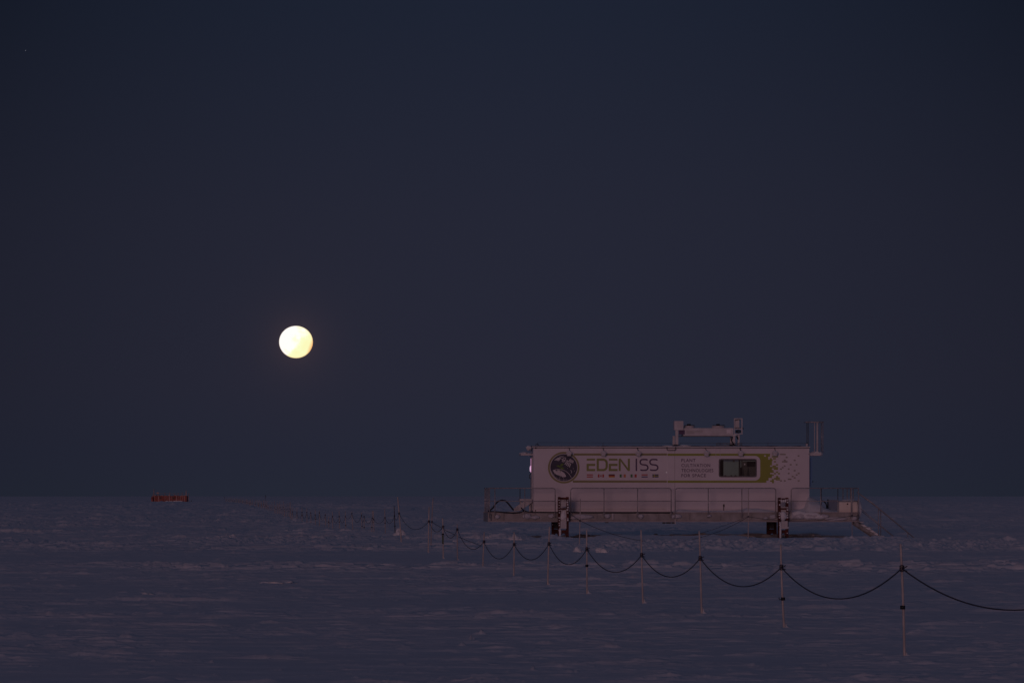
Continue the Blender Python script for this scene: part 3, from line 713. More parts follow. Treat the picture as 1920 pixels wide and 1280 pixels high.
flag(4, cols=(('fgreen', 1), ('fwhite', 1), ('fred', 1)), lab='green, white and red flag')
flag(5, rows=('fred', 'fwhite', 'fblue'), lab='red, white and blue striped flag')
flag(6, rows=('fnavy',), extra='cross', lab='blue flag with a yellow cross')
# window
wn = empty('window', (0, 0, 0)); wn.parent = ct
fr_in = rrect(1350.0, 1416.8, 862.0, 892.0, 3.2); fr_out = rrect(1347.6, 1419.0, 859.7, 894.2, 4.6)
b = MB().use('darkrail'); n_p = len(fr_in); vo = [(PX(x, y, 0)[0], -.012, PX(x, y, 0)[1]) for x, y in fr_out]; vi = [(PX(x, y, 0)[0], -.012, PX(x, y, 0)[1]) for x, y in fr_in]
vb = [(a, .05, c) for a, _, c in vi]; vob = [(a, -.0005, c) for a, _, c in vo]
b.add(vo + vi + vb + vob, [(i, (i + 1) % n_p, n_p + (i + 1) % n_p, n_p + i) for i in range(n_p)] + [(n_p + i, n_p + (i + 1) % n_p, 2 * n_p + (i + 1) % n_p, 2 * n_p + i) for i in range(n_p)] + [(3 * n_p + i, 3 * n_p + (i + 1) % n_p, (i + 1) % n_p, i) for i in range(n_p)])
b.build('window_frame', None, wn, O2)
b = MB().use('glass'); b.add([(wa + .002, .03, wz0 + .002), (wb - .002, .03, wz0 + .002), (wb - .002, .03, wz1 - .002), (wa + .002, .03, wz1 - .002)], [(0, 1, 2, 3)]); b.build('pane', None, wn, O2)
b = MB().use('interior')
x0_, x1_ = wa - .001, wb + .001
b.add([(x0_, .004, wz0), (x1_, .004, wz0), (x1_, .004, wz1), (x0_, .004, wz1), (x0_ - .3, 1.2, wz0 - .3), (x1_ + .3, 1.2, wz0 - .3), (x1_ + .3, 1.2, wz1 + .2), (x0_ - .3, 1.2, wz1 + .2)],
      [(4, 7, 6, 5), (0, 1, 5, 4), (1, 2, 6, 5), (2, 3, 7, 6), (3, 0, 4, 7)]); b.build('interior', None, wn, O2)
b = MB().use('blind'); pbox(b, 1356.5, 1385, 865.2, 893.2, .12, .14); b.use('bluegrey'); pbox(b, 1356.5, 1385, 861.2, 865, .11, .15)
b.use('shelf'); 
for x in (1360, 1371, 1379): b.blob(L(x, 892.2, .10), (.05, .02, .045), x, .2, 2)
pbox(b, 1374, 1377.5, 861, 865.8, .09, .108); b.build('blind', None, wn, O2)
b = MB().use('shelf'); pbox(b, 1390, 1400.5, 864.8, 874.2, .20, .24); pbox(b, 1391.5, 1416.5, 874.6, 893, .28, .3)
b.use('interior'); b.prism([PX(1391, 893, .25), PX(1396, 893, .25), PX(1392.5, 875, .25)], .25, .27); b.prism([PX(1399.5, 893, .25), PX(1406, 893, .25), PX(1403, 875, .25)], .25, .27)
b.use('sign'); pbox(b, 1395, 1397.5, 868.5, 871.5, .19, .198); b.use('blind'); pbox(b, 1388, 1390.0, 861.5, 876, .16, .18); pbox(b, 1392, 1417, 863.2, 864.6, .17, .19)
b.build('cabinet', None, wn, O2)
b = MB().use('black'); pbox(b, 1385.2, 1387.6, 861, 893.3, .06, .1); b.build('mullion', None, wn, O2)
# floodlights
for i, px in enumerate((1067, 1131.5, 1197, 1325, 1389, 1453)):
    f = empty('floodlight', (0, 0, 0)); f.parent = ct
    b = MB().use('paint')
    pbox(b, px - 4.3, px + 4.3, 846.8, 851.2, -.34, -.10); pbox(b, px - 3.5, px + 3.5, 851.3, 854.6, -.30, -.10); pbox(b, px - 5.6, px + 5.6, 848.2, 851.0, -.26, -.16)
    pbox(b, px - 1.2, px + 1.2, 844.5, 847.4, -.2, -.14); pbox(b, px - .8, px + .8, 848.5, 851, -.098, -.001)
    b.build('lamp_head', None, f, O2)
    b = MB().use('drift'); b.blob(L(px, 846.8, -.2), (.09, .12, .045), i, .15, 3); b.blob(L(px - .4, 851.2, -.31), (.07, .02, .03), i + 9, .2, 2); b.each('packed_snow', f, O2)
    dr = (.0, -1, -2.4, -3, -1.5, -.6)[i]
    b = MB().use('black'); b.tube([L(px, 845.5, -.17), L(px + dr * .4 + .4, 843, -.12), L(px + dr, 840.2, -.06), L(px + dr + .2, 838.6, -.055)], .012, 5)
    if i in (4, 2): b.tube([L(px, 845.5, -.17), L(px - 1.5, 842.5, -.1), L(px - 2, 840.2, -.06), L(px, 839.6, -.06)], .01, 5)
    b.build('cable', None, f, O2)
# bracket handle and small wall details
b = MB().use('darkrail'); b.tube([L(1250.6, 837.5, -.07), L(1250.6, 842.5, -.07), L(1252, 843.8, -.07), L(1265.5, 843.8, -.07), L(1267, 842.5, -.07), L(1267, 837.5, -.07)], .02, 6); b.build('hoist_bracket', None, ct, O2)
b = MB().use('paint')
for q in ((1342, 1342.6, 840, 857.5), (1350, 1350.6, 840, 857.5)): pbox(b, *q, -.012, -.001)
pbox(b, 1342.7, 1349.9, 857.0, 857.6, -.012, -.001); b.build('cable_duct', None, ct, O2)
b = MB().use('led'); b.blob(L(1249.6, 885, -.01), (.022, .012, .022), 1, 0, 2); b.build('indicator_light', None, ct, O2)
b = MB().use('black'); pbox(b, 1003.2, 1004.8, 955.3, 958, -.02, -.001); pbox(b, 1356, 1358.5, 945, 950, -.03, -.001); pbox(b, 1356.3, 1357.6, 950.3, 957, -.02, -.001); b.build('wall_socket', None, ct, O2)
# roof lifeline, posts and small rooftop fittings
b = MB().use('darkrail'); zl = L(1000, 829.3, .3)[2]
b.tube([(lx(1008, .3), .3, zl), (lx(1130, .3), .3, zl - .01), (lx(1258, .3), .3, zl - .03)], .006, 5); b.tube([(lx(1275, .3), .3, zl - .02), (lx(1515, .3), .3, zl - .02)], .006, 5)
for px in (1008, 1130.5, 1258, 1275, 1440, 1514): b.tube([(lx(px, .3), .3, WZ1 + .05), (lx(px, .3), .3, zl)], .008, 5)
b.build('lifeline', None, ct, O2)
b = MB().use('black'); b.tube([L(1004, 835, .1), L(1005.5, 832.2, .1), L(1008, 831.8, .1), L(1010.5, 834.5, .1)], .012, 5); b.blob(L(1004.5, 839.5, -.05), (.03, .03, .035), 2, .2, 2)
b.each('cable_loop', ct, O2)
b = MB().use('steel')
for z_ in (831.2, 834.6): b.tube([L(1343, z_, .5), L(1392, z_ - .3, .5)], .014, 5)
for i in range(8): b.tube([L(1343 + i * 6.5, 831.2, .5), L(1343 + i * 6.5 + (3 if i % 2 else 0), 834.8, .5)], .01, 5)
b.build('cable_tray', None, ct, O2)
# left end: canopy, door with the pink grow light behind it, floodlight
b = MB().use('paint'); a = L(975.5, 853.6, .9); c = L(998, 850.6, .9); b.box(a[0], wx0 - .003, .35, 2.2, a[2], c[2]); b.build('entrance_canopy', None, ct, O2)
b = MB().use('drift'); b.blob((a[0] + .22, 1.2, c[2] + .02), (.24, .8, .08), 3, .2, 3); b.blob((a[0] + .42, 1.1, c[2] + .01), (.2, .8, .05), 5, .2, 3); b.each('canopy_snow', ct, O2)
dr = empty('end_door', (0, 0, 0)); dr.parent = ct
b = MB().use('paint'); b.box(wx0 - .05, wx0 - .002, .5, 1.6, WZ0 + .05, L(998, 857, .6)[2]); b.build('door_panel', None, dr, O2)
b = MB().use('pinklamp'); b.box(wx0 - .062, wx0 - .052, .72, 1.35, L(998, 885, .6)[2], L(998, 859, .6)[2]); b.build('lit_pane', None, dr, O2)
b = MB().use('pinklampb'); b.blob((wx0 - .085, .95, L(996, 878.5, .6)[2]), (.035, .05, .13), 2, .1, 3); b.build('pink_lamp', None, dr, O2)
b = MB().use('black'); b.tube([(wx0 - .07, .8, L(996, 888, .6)[2]), (wx0 - .13, .8, L(996, 890, .6)[2]), (wx0 - .14, .8, L(996, 896, .6)[2]), (wx0 - .07, .8, L(996, 897, .6)[2])], .018, 6); b.build('handle', None, dr, O2)
b = MB().use('paint'); b.blob(L(991, 841.5, .3), (.09, .1, .09), 5, .2, 3); pbox(b, 987, 996, 838.5, 841, .2, .4); b.use('black'); b.tube([L(994, 838, .3), L(997, 841, .3), L(995.5, 846, .3)], .02, 5); b.use('drift'); b.blob(L(991, 838, .3), (.11, .12, .06), 3, .25, 3); b.build('end_lamp', None, ct, O2)
# right end: shelf canopy, ladder cage, end door panel
b = MB().use('paint'); a = L(1519, 854, .4); c = L(1541, 849.4, .4); b.box(wx1 + .003, c[0], .2, 2.2, a[2], c[2]); b.build('rear_canopy', None, ct, O2)
b = MB().use('drift'); b.blob((wx1 + .3, .9, c[2] + .0), (.28, .75, .09), 8, .3, 3); b.blob((wx1 + .56, .9, c[2] - .03), (.13, .7, .1), 9, .3, 3); b.each('canopy_snow', ct, O2)
cg = empty('roof_cage', (0, 0, 0)); cg.parent = ct
for px, r_, d, k in ((1513, .018, .3, 'darkrail'), (1515.5, .014, 1.2, 'darkrail'), (1527.3, .022, .3, 'paint'), (1532.5, .05, .3, 'paint'), (1540, .022, .9, 'rail'), (1543, .02, .3, 'rail')):
    a = L(px, 849, d); c = L(px, 791.5, d); MB().use(k).tube([a, c], r_, 8).build('bar', None, cg, O2)
b = MB().use('rail'); a0 = L(1512, 791, .3); a1 = L(1544, 791, .3); b.tube([a0, a1], .03, 8); b.tube([a0, (a0[0], 1.2, a0[2])], .02, 6); b.tube([a1, (a1[0], 1.2, a1[2])], .02, 6); b.tube([(a0[0], 1.2, a0[2]), (a1[0], 1.2, a1[2])], .02, 6)
b.build('top_ring', None, cg, O2)
b = MB().use('paint'); pbox(b, 1511.5, 1514.5, 831.5, 836.2, .2, .5); pbox(b, 1515.5, 1517, 850, 852, .0, .02); b.build('vent_stub', None, ct, O2)
b = MB().use('shadepanel'); a = L(1517.5, 905, .3); q = [PX(1517.8, 857, .3), PX(1517.8, 912, .3), PX(1520.5, 912, .3), PX(1522.6, 900, .3), PX(1523, 857, .3)]
q = [(max(x_, wx1 + .003), z_) for x_, z_ in q]; b.prism(q, .3, 1.5); b.build('end_door', None, ct, O2)
b = MB().use('black'); b.blob(L(1524, 902.5, .3), (.03, .05, .03), 1, .1, 2); b.build('door_knob', None, ct, O2)

# ================================================================== cooler on the roof
cl, O3 = froot('roof_cooler', 1325, 1.0, WZ1 + .05)
tag(cl, 'grey twin-fan cooling unit on posts on the roof of the container building', 'cooling unit')
cd = .55
def cbox(name, k, *q, parent=cl): b = MB().use(k); pbox(b, *q); return b.build(name, None, parent, O3)
cbox('body', 'paint', 1281.5, 1375, 802.3, 816.8, cd, cd + 1.1)
cbox('electric_box', 'sign', 1264.5, 1281.3, 789, 806, cd - .1, cd + .5).data.materials[0] = M['paint']
cbox('purple_panel', 'purple', 1272.8, 1283.8, 806.1, 814, cd - .02, cd - .003)
cbox('sticker', 'sign', 1362.5, 1370, 805, 812, cd - .012, cd - .003)
b = MB().use('steel'); pbox(b, 1287.5, 1318, 808.2, 809.0, cd - .006, cd - .002); pbox(b, 1287.5, 1302, 810.8, 811.4, cd - .006, cd - .002); b.build('faint_plate', None, cl, O3)
b = MB().use('darkrail'); pbox(b, 1273, 1371, 817, 817.7, cd + .01, cd + 1.08); b.build('base_frame', None, cl, O3)
for px0, px1, y0_, d in ((1266.5, 1271.8, 806.2, cd), (1261.2, 1265.5, 817, cd + .7), (1369, 1372.5, 818, cd + .9), (1372.9, 1378.5, 816.8, cd), (1383.2, 1386.8, 814.2, cd + .1)):
    b = MB().use('paint'); pbox(b, px0, px1, y0_, 834.6, d, d + .1); b.build('post', None, cl, O3)
b = MB().use('black'); b.blob(L(1267, 834.6, cd - .05), (.16, .12, .035), 3, .2, 3); b.blob(L(1374, 834.6, cd - .05), (.18, .14, .045), 4, .2, 3)
b.tube([L(1373, 818, cd - .03), L(1371.5, 826, cd - .04), L(1374, 830, cd - .05), L(1376, 834, cd - .05)], .03, 6); b.each('hose', cl, O3)
for px0, px1 in ((1281.8, 1301.5), (1334.5, 1358)):
    f = empty('fan', (0, 0, 0)); f.parent = cl; ce = L((px0 + px1) / 2, 802, cd + .5); rr2 = (px1 - px0) / 2 / 41
    zt = L(1300, 797.6, cd)[2]; zb = L(1300, 802.3, cd)[2]
    b = MB().use('paint'); b.tube([(ce[0], ce[1], zb - .02), (ce[0], ce[1], (zb + zt) / 2), (ce[0], ce[1], zt)], [rr2, rr2, rr2 * 1.03], 28); b.build('shroud', None, f, O3)
    b = MB().use('black'); b.tube([(ce[0], ce[1], zt + .004), (ce[0], ce[1], zt + .03)], rr2 * .88, 24); b.build('guard', None, f, O3)
    b = MB().use('black'); b.tube([(ce[0], ce[1], zt + .034), (ce[0], ce[1], zt + .085)], .085, 12); b.build('hub', None, f, O3)
    b = MB().use('darkrail'); p_ = L(px1 + .5, 797, cd + .2); b.tube([(ce[0] + rr2 * .8, ce[1], zt + .04), (p_[0], p_[1], zt + .03), (p_[0] + .03, p_[1], zb)], .01, 5); b.build('guard_bracket', None, f, O3)
# open control frame at the right end
b = MB().use('paint')
for q in ((1376.2, 1377.6, 783.8, 813.8), (1390.2, 1392.2, 783.8, 813.8)): pbox(b, *q, cd - .05, cd + .0)
for q in ((1377.7, 1390.1, 783.8, 785.4), (1377.7, 1390.1, 802.8, 804.6), (1377.7, 1390.1, 812.4, 813.8)): pbox(b, *q, cd - .05, cd + .0)
b.build('control_frame', None, cl, O3)
cbox('control_cabinet', 'paint', 1378, 1386.2, 785.6, 801.5, cd + .05, cd + .35)
b = MB().use('black'); b.tube([L(1378, 788, cd + .03), L(1383, 786.5, cd + .02), L(1388, 786.0, cd + .03)], .015, 5); pbox(b, 1378, 1389.5, 801.8, 802.6, cd - .03, cd + .2)
for i in range(4): b.tube([L(1384 + 4.6 * math.cos(a) + i * .4, 808.6 + (2.6 - .5 * i) * math.sin(a), cd + .05 * i) for a in np.linspace(0, 6.1, 16)], .014, 5)
b.tube([L(1378, 815, cd), L(1381, 817, cd), L(1383.5, 823, cd), L(1382, 818, cd)], .03, 5); b.tube([L(1391, 800, cd), L(1393.5, 803, cd), L(1393, 805, cd)], .02, 5)
b.each('cable', cl, O3)
b = MB().use('drift'); b.blob(L(1283, 836, .2), (.28, .2, .05), 3, .3, 3); b.blob(L(1254, 836.5, .15), (.3, .15, .04), 4, .3, 3); b.blob(L(1378, 815.5, cd), (.1, .06, .05), 5, .3, 2)
b.each('snow_crust', cl, O3)

# ================================================================== things on the deck
def fthing(b, name, px, d, z, label, cat, group=None):
    x = lx(px, d); o = b.build(name, None, None, (x, d, z)); o.location = (X0 + x * C_ - d * S_, Y0 + x * S_ + d * C_, z); o.rotation_euler = (0, 0, TH); return tag(o, label, cat, group)
bx, O4 = froot('utility_box', 1590, -.5, DK); tag(bx, 'tan metal utility box with a snow cap at the right end of the platform', 'utility box')
b = MB().use('tan'); pbox(b, 1573.5, 1607, 939.5, 960.0, -.85, -.2); b.build('cabinet', None, bx, O4)
b = MB().use('drift'); b.blob(L(1590, 939.6, -.52), (.4, .33, .09), 2, .12, 3); b.blob(L(1610.5, 953, -.6), (.13, .3, .42), 3, .08, 3); b.each('snow_cap', bx, O4)
b = MB().use('black'); b.tube([L(1589, 944.3, -.853), L(1589, 944.3, -.885)], .035, 10); b.build('knob', None, bx, O4)
b = MB().use('bluegrey'); pbox(b, 1553.5, 1571, 936.5, 957, .6, 1.0); b.use('black'); pbox(b, 1551.8, 1553.3, 935.5, 952, .6, .75)
fthing(b, 'equipment_case', 1562, .6, DK, 'blue grey case with a black edge standing left of the tan utility box', 'case')
b = MB().use('black'); b.tube([L(1541, 938.5, .1), L(1545, 939.5, .1), L(1548.5, 943, .1), L(1550, 948, .1), L(1550.3, 953, .1)], .03, 8)
fthing(b, 'black_hose', 1546, .1, DK, 'short curved black hose rising from snow near the tan box', 'hose')
def drift(prof, d0, d1, seed):
    b = MB().use('drift'); b.sm = True; n_x = 60; n_y = 14; vs = []
    xs = [lx(p[0], d0) for p in prof]; zs = [L(p[0], p[1], d0)[2] for p in prof]
    for j in range(n_y + 1):
        v = j / n_y
        for i in range(n_x + 1):
            x = xs[0] + (xs[-1] - xs[0]) * i / n_x; z = np.interp(x, xs, zs); k = math.sin(min(1, v * 1.6) * math.pi / 2) ** .8
            z = DK + .003 + (z - DK) * k + (.035 * mnoise.noise(Vector((x * 2.2, v * 3, seed))) + .012 * mnoise.noise(Vector((x * 9, v * 9, seed)))) * k
            vs.append((x, d0 + (d1 - d0) * v, max(DK + .003, z)))
    b.add(vs, [(j * (n_x + 1) + i, j * (n_x + 1) + i + 1, (j + 1) * (n_x + 1) + i + 1, (j + 1) * (n_x + 1) + i) for j in range(n_y) for i in range(n_x)])
    return b
fthing(drift([(1487, 957), (1500, 953), (1512, 951), (1519, 925), (1526, 930), (1541, 938), (1550, 948), (1562, 955), (1574, 959)], -.9, 1.6, 3), 'snow_drift', 1520, -.3, DK, 'steep white snow drift sloping from the right wall corner onto the deck', 'snow drift')
fthing(drift([(1262, 959), (1275, 955), (1300, 956), (1340, 957.5), (1385, 956), (1405, 952.5), (1430, 954), (1452, 957), (1457, 960)], -.95, -.03, 5), 'snow_drift', 1350, -.5, DK, 'long low snow drift on the walkway below the window', 'snow drift')
st_, O5 = froot('door_steps', 975, .8, DK); tag(st_, 'small white metal stairs at the left end of the container building', 'stairs')
b = MB().use('paint'); pbox(b, 974.5, 997.5, 935, 938, .3, 1.5); b.build('landing', None, st_, O5)
for d in (.32, 1.42):
    b = MB().use('paint'); b.prism([PX(x, y, d) for x, y in ((963.5, 958), (963.5, 952.5), (984, 937.9), (997, 937.9), (997, 942), (974, 957.5))], d, d + .06); b.build('stringer', None, st_, O5)
b = MB().use('steel')
for i in range(4): pbox(b, 967 + i * 5, 974 + i * 5, 953.5 - i * 3.7, 954.5 - i * 3.7, .385, 1.415)
b.each('step', st_, O5)
b = MB().use('paint'); pbox(b, 975, 978, 938.2, 957, 1.3, 1.38); pbox(b, 992, 995, 942.3, 959, .5, .58); b.each('leg', st_, O5)
b = MB().use('black'); pts = [(917, 957.5), (924, 952), (929, 944), (934, 939.5), (941, 937.2), (948, 938.5), (953.5, 944), (959, 951), (963, 956)]
b.tube([L(x, y, -.6) for x, y in pts], .034, 8); fthing(b, 'arched_hose', 940, -.6, DK, 'thick black hose arching above the deck at the left end', 'hose')
b = MB().use('black'); pts = [(915, 958.5), (930, 959), (945, 960.2), (962, 961.3), (975, 960.3), (984, 957.5), (990, 959.5), (1000, 960.0), (1040, 960.2), (1100, 960.4), (1250, 960.7), (1262, 960.9)]
b.tube([L(x, y, FD + .02) for x, y in pts], .032, 8)
b.tube([L(x, y, FD + .1) for x, y in ((984, 957.5), (980, 955), (977, 951))], .03, 8)
fthing(b, 'deck_cable', 1050, FD, DK, 'black cable lying along the front edge of the platform deck', 'cable')

# ================================================================== snow mounds on the field
mounds = [(748, 1004, 20, 12, 'rounded snow lump at the foot of the leaning bright pole'), (855, 1021, 17, 8, 'small snow lump beside the fourth gap of the rope line, below the platform left end'),
          (916, 1011, 16, 7, 'pointed snow lump just left below the platform corner'), (964, 1012, 24, 10, 'snow lump behind a bamboo pole under the left platform end'),
          (1083, 1035, 20, 8, 'dome of snow left of the pair below the front left leg'), (1129, 1036, 26, 9, 'wider of the two snow domes below the front left leg'),
          (522, 1094, 62, 6, 'broad low pinkish snow hummock in the left foreground'), (432, 1010, 26, 8, 'snow lump in the churned track at left'), (273, 1116, 30, 6, 'low snow hummock at the far left of the field')]
for i, (px, py, w, hp, lab) in enumerate(mounds):
    D_ = DG(py); s_ = D_ / F
    b = MB().use('drift'); b.blob((0, .15, 0), (w * s_ * .5, max(.25, w * s_ * .6), hp * s_), i + 3, .22, 4)
    if w < 30: b.blob((w * s_ * .45, .2, -.01), (w * s_ * .45, .3, hp * s_ * .35), i + 20, .25, 3)
    o = b.build('snow_mound'); o.location = ((px - 960) / F * D_, D_, 0); tag(o, lab, 'snow mound', 'wind-packed snow lumps on the field')
b = MB().use('drift'); D_ = 176.5  # low bank in the same clean drift snow as the lumps
for i, (px, w, hp) in enumerate(((1515, 26, 7), (1495, 22, 4.5), (1545, 20, 4), (1575, 18, 2.5))): b.blob(((px - 1515) / F * D_, .2 * i, 0), (w / F * D_, 1.2, hp / F * D_), i + 40, .15, 4)
o = b.build('snow_mound'); o.location = ((1515 - 960) / F * D_, D_, 0); tag(o, 'low snow bank on the ground under the right end of the platform', 'snow mound')

# ================================================================== bamboo poles and the rope line
def pole(px_t, py_t, px_b, py_b, knot, label, clamp=None, r=.0165, k='bamboo', wedge=True, tape=False, group='bamboo poles of the rope line', D_=None, hook=False):
    D_ = D_ or DG(py_b); s_ = D_ / F; xb_ = (px_b - 960) * s_
    o = empty('bamboo_pole', (xb_, D_, 0)); tag(o, label, 'pole', group)
    top = Vector(((px_t - px_b) * s_, 0, H - (py_t - 930) * s_)); base = Vector((-top.x * .1, 0, -top.z * .1))
    rs = random.Random(int(px_b * 10)); ax = lambda z: base + (top - base) * ((z - base.z) / (top.z - base.z))
    P = []; R = []; z = base.z; bend = rs.uniform(-.012, .012)
    nseg = 9
    for i in range(nseg + 1):
        t = i / nseg; q = base + (top - base) * t; q.x += bend * math.sin(t * math.pi)
        P.append(q); R.append(r * (1.12 - .24 * t))
        if i < nseg:
            q2 = base + (top - base) * (t + .03); q2.x += bend * math.sin(t * math.pi); P.append(q2); R.append(r * (1.26 - .24 * t))
            q3 = base + (top - base) * (t + .05); q3.x += bend * math.sin(t * math.pi); P.append(q3); R.append(r * (1.11 - .24 * t))
    MB().use(k).tube(P, R, 8).build('shaft', None, o)
    if tape:
        z1, z2 = H - (1003 - 930) * s_, H - (1019 - 930) * s_; MB().use('tape').tube([ax(z2), ax(z1)], r * 1.25, 8).build('tape', None, o)
    kz = H - (knot - 930) * s_; c = ax(kz); c.x += bend * .7
    b = MB().use('rope')
    if D_ < 210:
        for j in range(4):
            zz = (j - 1.5) * .016; b.tube([c + Vector((math.cos(a) * (r + .008), math.sin(a) * (r + .008), zz + .01 * math.sin(a + j))) for a in np.linspace(0, 6.28, 13)], .008, 5)
        if D_ < 130: b.tube([c + Vector((.02, -.02, .0)), c + Vector((.05, -.03, .022)), c + Vector((.062, -.03, .026))], .007, 5); b.tube([c + Vector((.02, -.02, -.01)), c + Vector((.045, -.03, -.03)), c + Vector((.06, -.03, -.028))], .007, 5)
    else:
        b.tube([c + Vector((0, 0, -.04)), c + Vector((0, 0, .04))], .032, 6)
    b.build('rope_tie', None, o)
    if clamp:
        cz = H - (clamp - 930) * s_; q = ax(cz); b = MB().use('black'); b.tube([q + Vector((0, 0, -.022)), q + Vector((0, 0, .022))], r + .016, 10)
        if hook: b.tube([q + Vector((-.02, -.01, -.005)), q + Vector((-.05, -.01, -.012)), q + Vector((-.058, -.01, .008)), q + Vector((-.055, -.01, .02))], .007, 5)
        b.build('clamp', None, o)
    if wedge and D_ < 160:
        hh = .06 + .09 * rs.random() ** 1.5; b = MB().use('drift'); b.sm = True
        ring = 14; vs = [(.022, .02, hh)]
        for rad, zf in ((.35, .35), (.7, .1), (1, -.03)):
            for j in range(ring):
                a = 2 * math.pi * j / ring; vs.append((.02 + max(math.cos(a), -.12) * (.11 if zf < .3 else .08) * rad, .02 + math.sin(a) * .09 * rad, hh * zf))
        fs = [(0, 1 + j, 1 + (j + 1) % ring) for j in range(ring)]
        for q in range(2): fs += [(1 + q * ring + j, 1 + (q + 1) * ring + j, 1 + (q + 1) * ring + (j + 1) % ring, 1 + q * ring + (j + 1) % ring) for j in range(ring)]
        b.add(vs, fs); b.build('snow_wedge', None, o)
    return Vector((xb_, D_, 0)) + c
ORD = ['first', 'second', 'third', 'fourth', 'fifth', 'sixth', 'seventh', 'eighth', 'ninth', 'tenth', 'eleventh', 'twelfth', 'thirteenth', 'fourteenth', 'fifteenth', 'sixteenth', 'seventeenth', 'eighteenth', 'nineteenth', 'twentieth', 'twenty-first', 'twenty-second', 'twenty-third', 'twenty-fourth', 'twenty-fifth', 'twenty-sixth', 'twenty-seventh', 'twenty-eighth', 'twenty-ninth', 'thirtieth']
K = []
K.append(WP(2105, 1078, 38.5))        # anchor beyond the frame
# top x, top y, base x, base y, knot y, clamp y, label
main = [(1688.5, 1019, 1695.5, 1230, 1065, 1138, 'longest bamboo pole, nearest to the viewer at far right, with a black clamp'),
        (1464, 1020, 1470.5, 1178, 1063, 1122, 'bamboo pole with a black hooked clamp, below the right front platform leg'),
        (1311, 995, 1315.5, 1151, 1046, None, 'third nearest bamboo pole of the rope line, below the middle of the platform'),
        (1202, 993, 1205.5, 1131, 1040, None, 'fourth nearest bamboo pole of the rope line, its top just under the platform'),
        (1100, 992, 1100.5, 1113, 1029, 1060, 'fifth nearest bamboo pole, with a small black clamp just below the rope knot'),
        (1030.3, 987, 1027, 1097, 1019, None, 'slightly leaning bamboo pole just left of the front left platform leg'),
        (964, 997, 963, 1082, 1020, None, 'bamboo pole in front of a snow lump under the left platform end'),
        (908, 997, 905.3, 1066, 1015, None, 'bamboo pole just below the left corner of the platform'),
        (857.5, 982, 858, 1050, 992, None, 'first bamboo pole left of the platform corner'),
        (830, 971, 831, 1048, 987, 1001, 'thin bamboo pole with green taped lower half'),
        (804.5, 950, 803, 1036, 977, None, 'front bamboo pole of the close crossing pair left of the platform')]
for i, (a, b_, c, e, kn, cl_, lab) in enumerate(main):
    K.append(pole(a, b_, c, e, kn, lab, cl_, r=(.0148 if i < 5 else (.0175 if i < 9 else .020)), k=('bambooold' if i in (8,) else 'bamboo'), tape=(i == 9), hook=(i == 1)))
k12 = pole(812, 933, 808, 1026, 978, 'rear pole of the crossing pair, leaning right, its top on the horizon', None, k='bambooold', r=.019)
K.append(pole(745.5, 931, 752.5, 1017, 962, 'bright thick bamboo pole leaning left in front of a round snow lump', None, r=.026, wedge=False))
K.append(pole(739, 948, 741, 1003.5, 967, 'dark blackened pole just left of the bright leaning pole', 986, k='bamboodark', r=.019))
far = [(721.3, 953, 722.5, 1003, 970, 980), (700, 957, 701, 998, 973, None), (698.5, 957, 696.8, 998, 971, 988), (682.5, 966, 683, 992.5, 968, 988), (678, 960, 679, 991, 965.5, 986), (659.5, 958, 661.8, 993, 962, None),
       (647.3, 958, 648.5, 992, 968, 984), (635.7, 957, 636.5, 991, 968, 978), (623, 958, 624, 992, 968, None), (616.3, 968, 616.8, 990, 978, 978), (610, 962, 610.5, 989, 965, None), (599, 957, 599.3, 989, 961, None), (591, 955, 591.5, 987, 965, 973),
       (582.5, 958, 583, 985, 961, None), (575, 952, 575.3, 983.5, 960, None), (566, 950, 566.5, 982, 960, 966), (556.7, 952, 557, 980, 961, None), (548, 951, 548.3, 977, 959, None)]
for i, (a, b_, c, e, kn, cl_) in enumerate(far):
    K.append(pole(a, b_, c, e, kn, ORD[i] + ' thin pole left of the dark blackened pole along the rope line', cl_, k='bambooold', r=.021, wedge=False))
# the endless far stretch: about a hundred more, each a pole of its own
b = MB().use('bambooold'); b.tube([(0, 0, -.3), (0, 0, .5), (0, 0, 1.1)], [.028, .026, .022], 6); b.use('rope').tube([(0, 0, .64), (0, 0, .70)], .035, 6)
proto = b.build('bamboo_pole'); rs = random.Random(4); first = True
ctrl = [(295, 547), (358, 527), (442, 503), (540, 486), (660, 468), (860, 449), (1100, 428), (1300, 405)]
D_ = 296.0; cps = 0
while D_ < 1150:
    px = np.interp(D_, [q[0] for q in ctrl], [q[1] for q in ctrl]) + rs.uniform(-1.5, 1.5)
    o = proto if first else proto.copy()
    if not first: COL.objects.link(o)
    first = False
    sc = rs.uniform(.8, 1.35); o.location = ((px - 960) / F * D_, D_, 0); o.scale = (1, 1, sc); o.rotation_euler = (rs.uniform(-.03, .03), rs.uniform(-.05, .05), 0)
    tag(o, 'tiny far pole in the dense distant stretch of the rope line', 'pole', 'far poles of the rope line')
    K.append(Vector(o.location) + Vector((0, 0, .67 * sc))); D_ += 7.4 + rs.uniform(-1, 1); cps += 1
